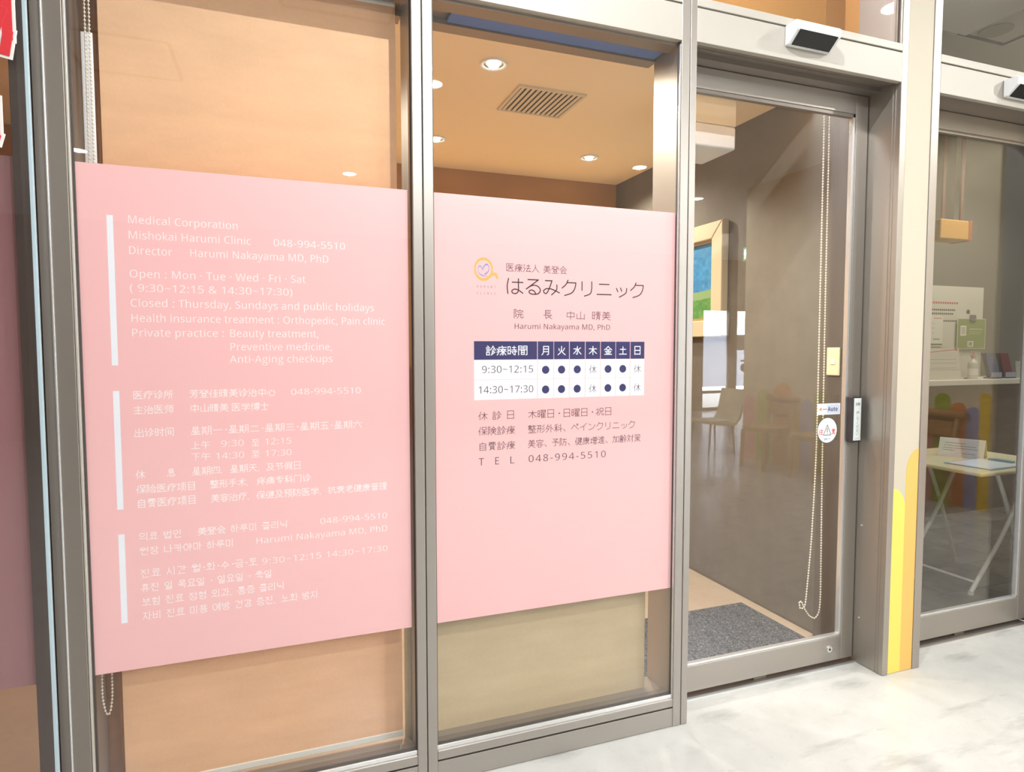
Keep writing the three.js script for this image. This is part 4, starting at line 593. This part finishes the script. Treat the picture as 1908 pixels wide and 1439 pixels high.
  for (const [x, z, lb] of [[4.6, -0.6, 'downlight right of the folding table in the second room'], [5.4, -1.1, 'downlight over the counter in the second room']]) downlight(lb, x, 3.148, z, 0.07, ROOM2_CD, [1, 0.95, 0.84], 1.2, 'second room downlights', 14);
}

// ================================================================= things across the corridor, seen mirrored in the sliding door
{
  const wood = std(0xb98f56, 0.55), dark = std(0x5d4a35, 0.55);
  const sc = thing('shell_chair', 'cream shell chair with slim dark legs by the entrance', 'chair', [5.08, 0, 4.42], Math.PI / 2 * 0);
  { const s = new THREE.Shape(); const P = [[-0.24, 0.44], [-0.2, 0.425], [0.1, 0.4], [0.17, 0.43], [0.22, 0.52], [0.28, 0.8]]; s.moveTo(...P[0]); s.splineThru(P.slice(1).map((p) => new THREE.Vector2(...p))); s.lineTo(0.3, 0.795); s.splineThru([[0.245, 0.51], [0.19, 0.405], [0.1, 0.37], [-0.2, 0.395], [-0.25, 0.42]].map((p) => new THREE.Vector2(...p))); const g = new THREE.ExtrudeGeometry(s, { depth: 0.42, bevelEnabled: true, bevelSize: 0.006, bevelThickness: 0.01, bevelSegments: 2, curveSegments: 10 }); g.translate(0, 0, -0.21); part('shell', g, std(0xd8cfae, 0.5), sc); part('seat_pad', bx(-0.18, 0.12, 0.415, 0.43, -0.17, 0.17, 0.006), std(0xe2e4da, 0.6), sc); }
  for (const [x, z] of [[-0.18, 0.17], [-0.18, -0.17], [0.14, 0.17], [0.14, -0.17]]) part('leg', rod([x * 1.2, 0, z * 1.1], [x, 0.39, z], 0.008, 0.014), dark, sc);
  const wc = thing('wooden_chair', 'round-seated wooden chair with a padded back next to the stool', 'chair', [4.98, 0, 3.42]);
  part('seat', new THREE.CylinderGeometry(0.24, 0.23, 0.045, 36).translate(0, 0.44, 0), wood, wc); for (const [x, z] of [[-0.17, 0.17], [-0.17, -0.17], [0.17, 0.17], [0.17, -0.17]]) part('leg', rod([x, 0, z], [x * 0.95, 0.42, z * 0.95], 0.018, 0.022), wood, wc);
  for (const z of [-0.17, 0.17]) part('back_post', rod([0.17, 0.44, z], [0.23, 0.74, z], 0.018), wood, wc); part('back_rest', new THREE.CapsuleGeometry(0.035, 0.42, 6, 16).rotateX(Math.PI / 2).translate(0.235, 0.76, 0), std(0xa9763e, 0.6), wc); part('back_slat', bx(0.2, 0.222, 0.58, 0.7, -0.15, 0.15, 0.004), std(0xa9763e, 0.6), wc);
  wc.userData.group = 'wooden chairs along the painted wall';
  const w2 = wc.clone(); w2.name = numbered('wooden_chair'); w2.position.z = 1.66; w2.userData = { ...wc.userData, label: 'round-seated wooden chair at the near end of the painted wall' }; scene.add(w2);
  const st = thing('wooden_stool', 'round-seated wooden stool beside the chair at the painted wall', 'stool', [4.98, 0, 2.74]);
  part('seat', new THREE.CylinderGeometry(0.22, 0.21, 0.045, 36).translate(0, 0.43, 0), wood, st); for (const [x, z] of [[-0.15, 0.15], [-0.15, -0.15], [0.15, 0.15], [0.15, -0.15]]) part('leg', rod([x, 0, z], [x * 0.95, 0.41, z * 0.95], 0.018, 0.022), wood, st);
  const ex = thing('exit_sign', 'green glowing emergency exit sign hung by the entrance hall', 'sign', [5.62, 2.51, 4.47], 0);
  part('housing', bx(-0.02, 0.02, -0.09, 0.09, -0.1, 0.1, 0.004), M.white, ex);
  const fg = bx(-0.0225, -0.0205, -0.082, 0.082, -0.092, 0.092), p = fg.attributes.position, uv = fg.attributes.uv; for (let i = 0; i < p.count; i++) uv.setXY(i, (p.getZ(i) + 0.092) / 0.184, (p.getY(i) + 0.082) / 0.164);
  const et = canvasTex(128, 116, (c) => { c.fillStyle = '#0aa06a'; c.fillRect(0, 0, 128, 116); c.fillStyle = '#f4fff8'; c.fillRect(62, 14, 52, 88); c.fillStyle = '#0aa06a'; c.beginPath(); c.arc(84, 30, 8, 0, 7); c.fill(); c.lineWidth = 9; c.strokeStyle = '#0aa06a'; c.lineCap = 'round'; c.beginPath(); c.moveTo(80, 44); c.lineTo(70, 64); c.lineTo(84, 76); c.lineTo(76, 94); c.moveTo(70, 64); c.lineTo(48, 78); c.moveTo(80, 46); c.lineTo(98, 58); c.moveTo(78, 46); c.lineTo(58, 46); c.stroke(); });
  part('lit_face', fg, new THREE.MeshStandardMaterial({ color: 0x222222, emissive: 0xffffff, emissiveMap: et, emissiveIntensity: 12 }), ex, 'lit green face with a running figure'); for (const z of [-0.06, 0.06]) part('hanger', rod([0, 0.09, z], [0, 0.69, z], 0.005), M.white, ex);
  const el = new THREE.PointLight(new THREE.Color().setRGB(0.4, 1, 0.75), 0.06); el.position.set(-0.06, 0, 0); el.castShadow = true; el.name = 'lamp'; ex.add(el);
}
renderer.render(scene, camera);
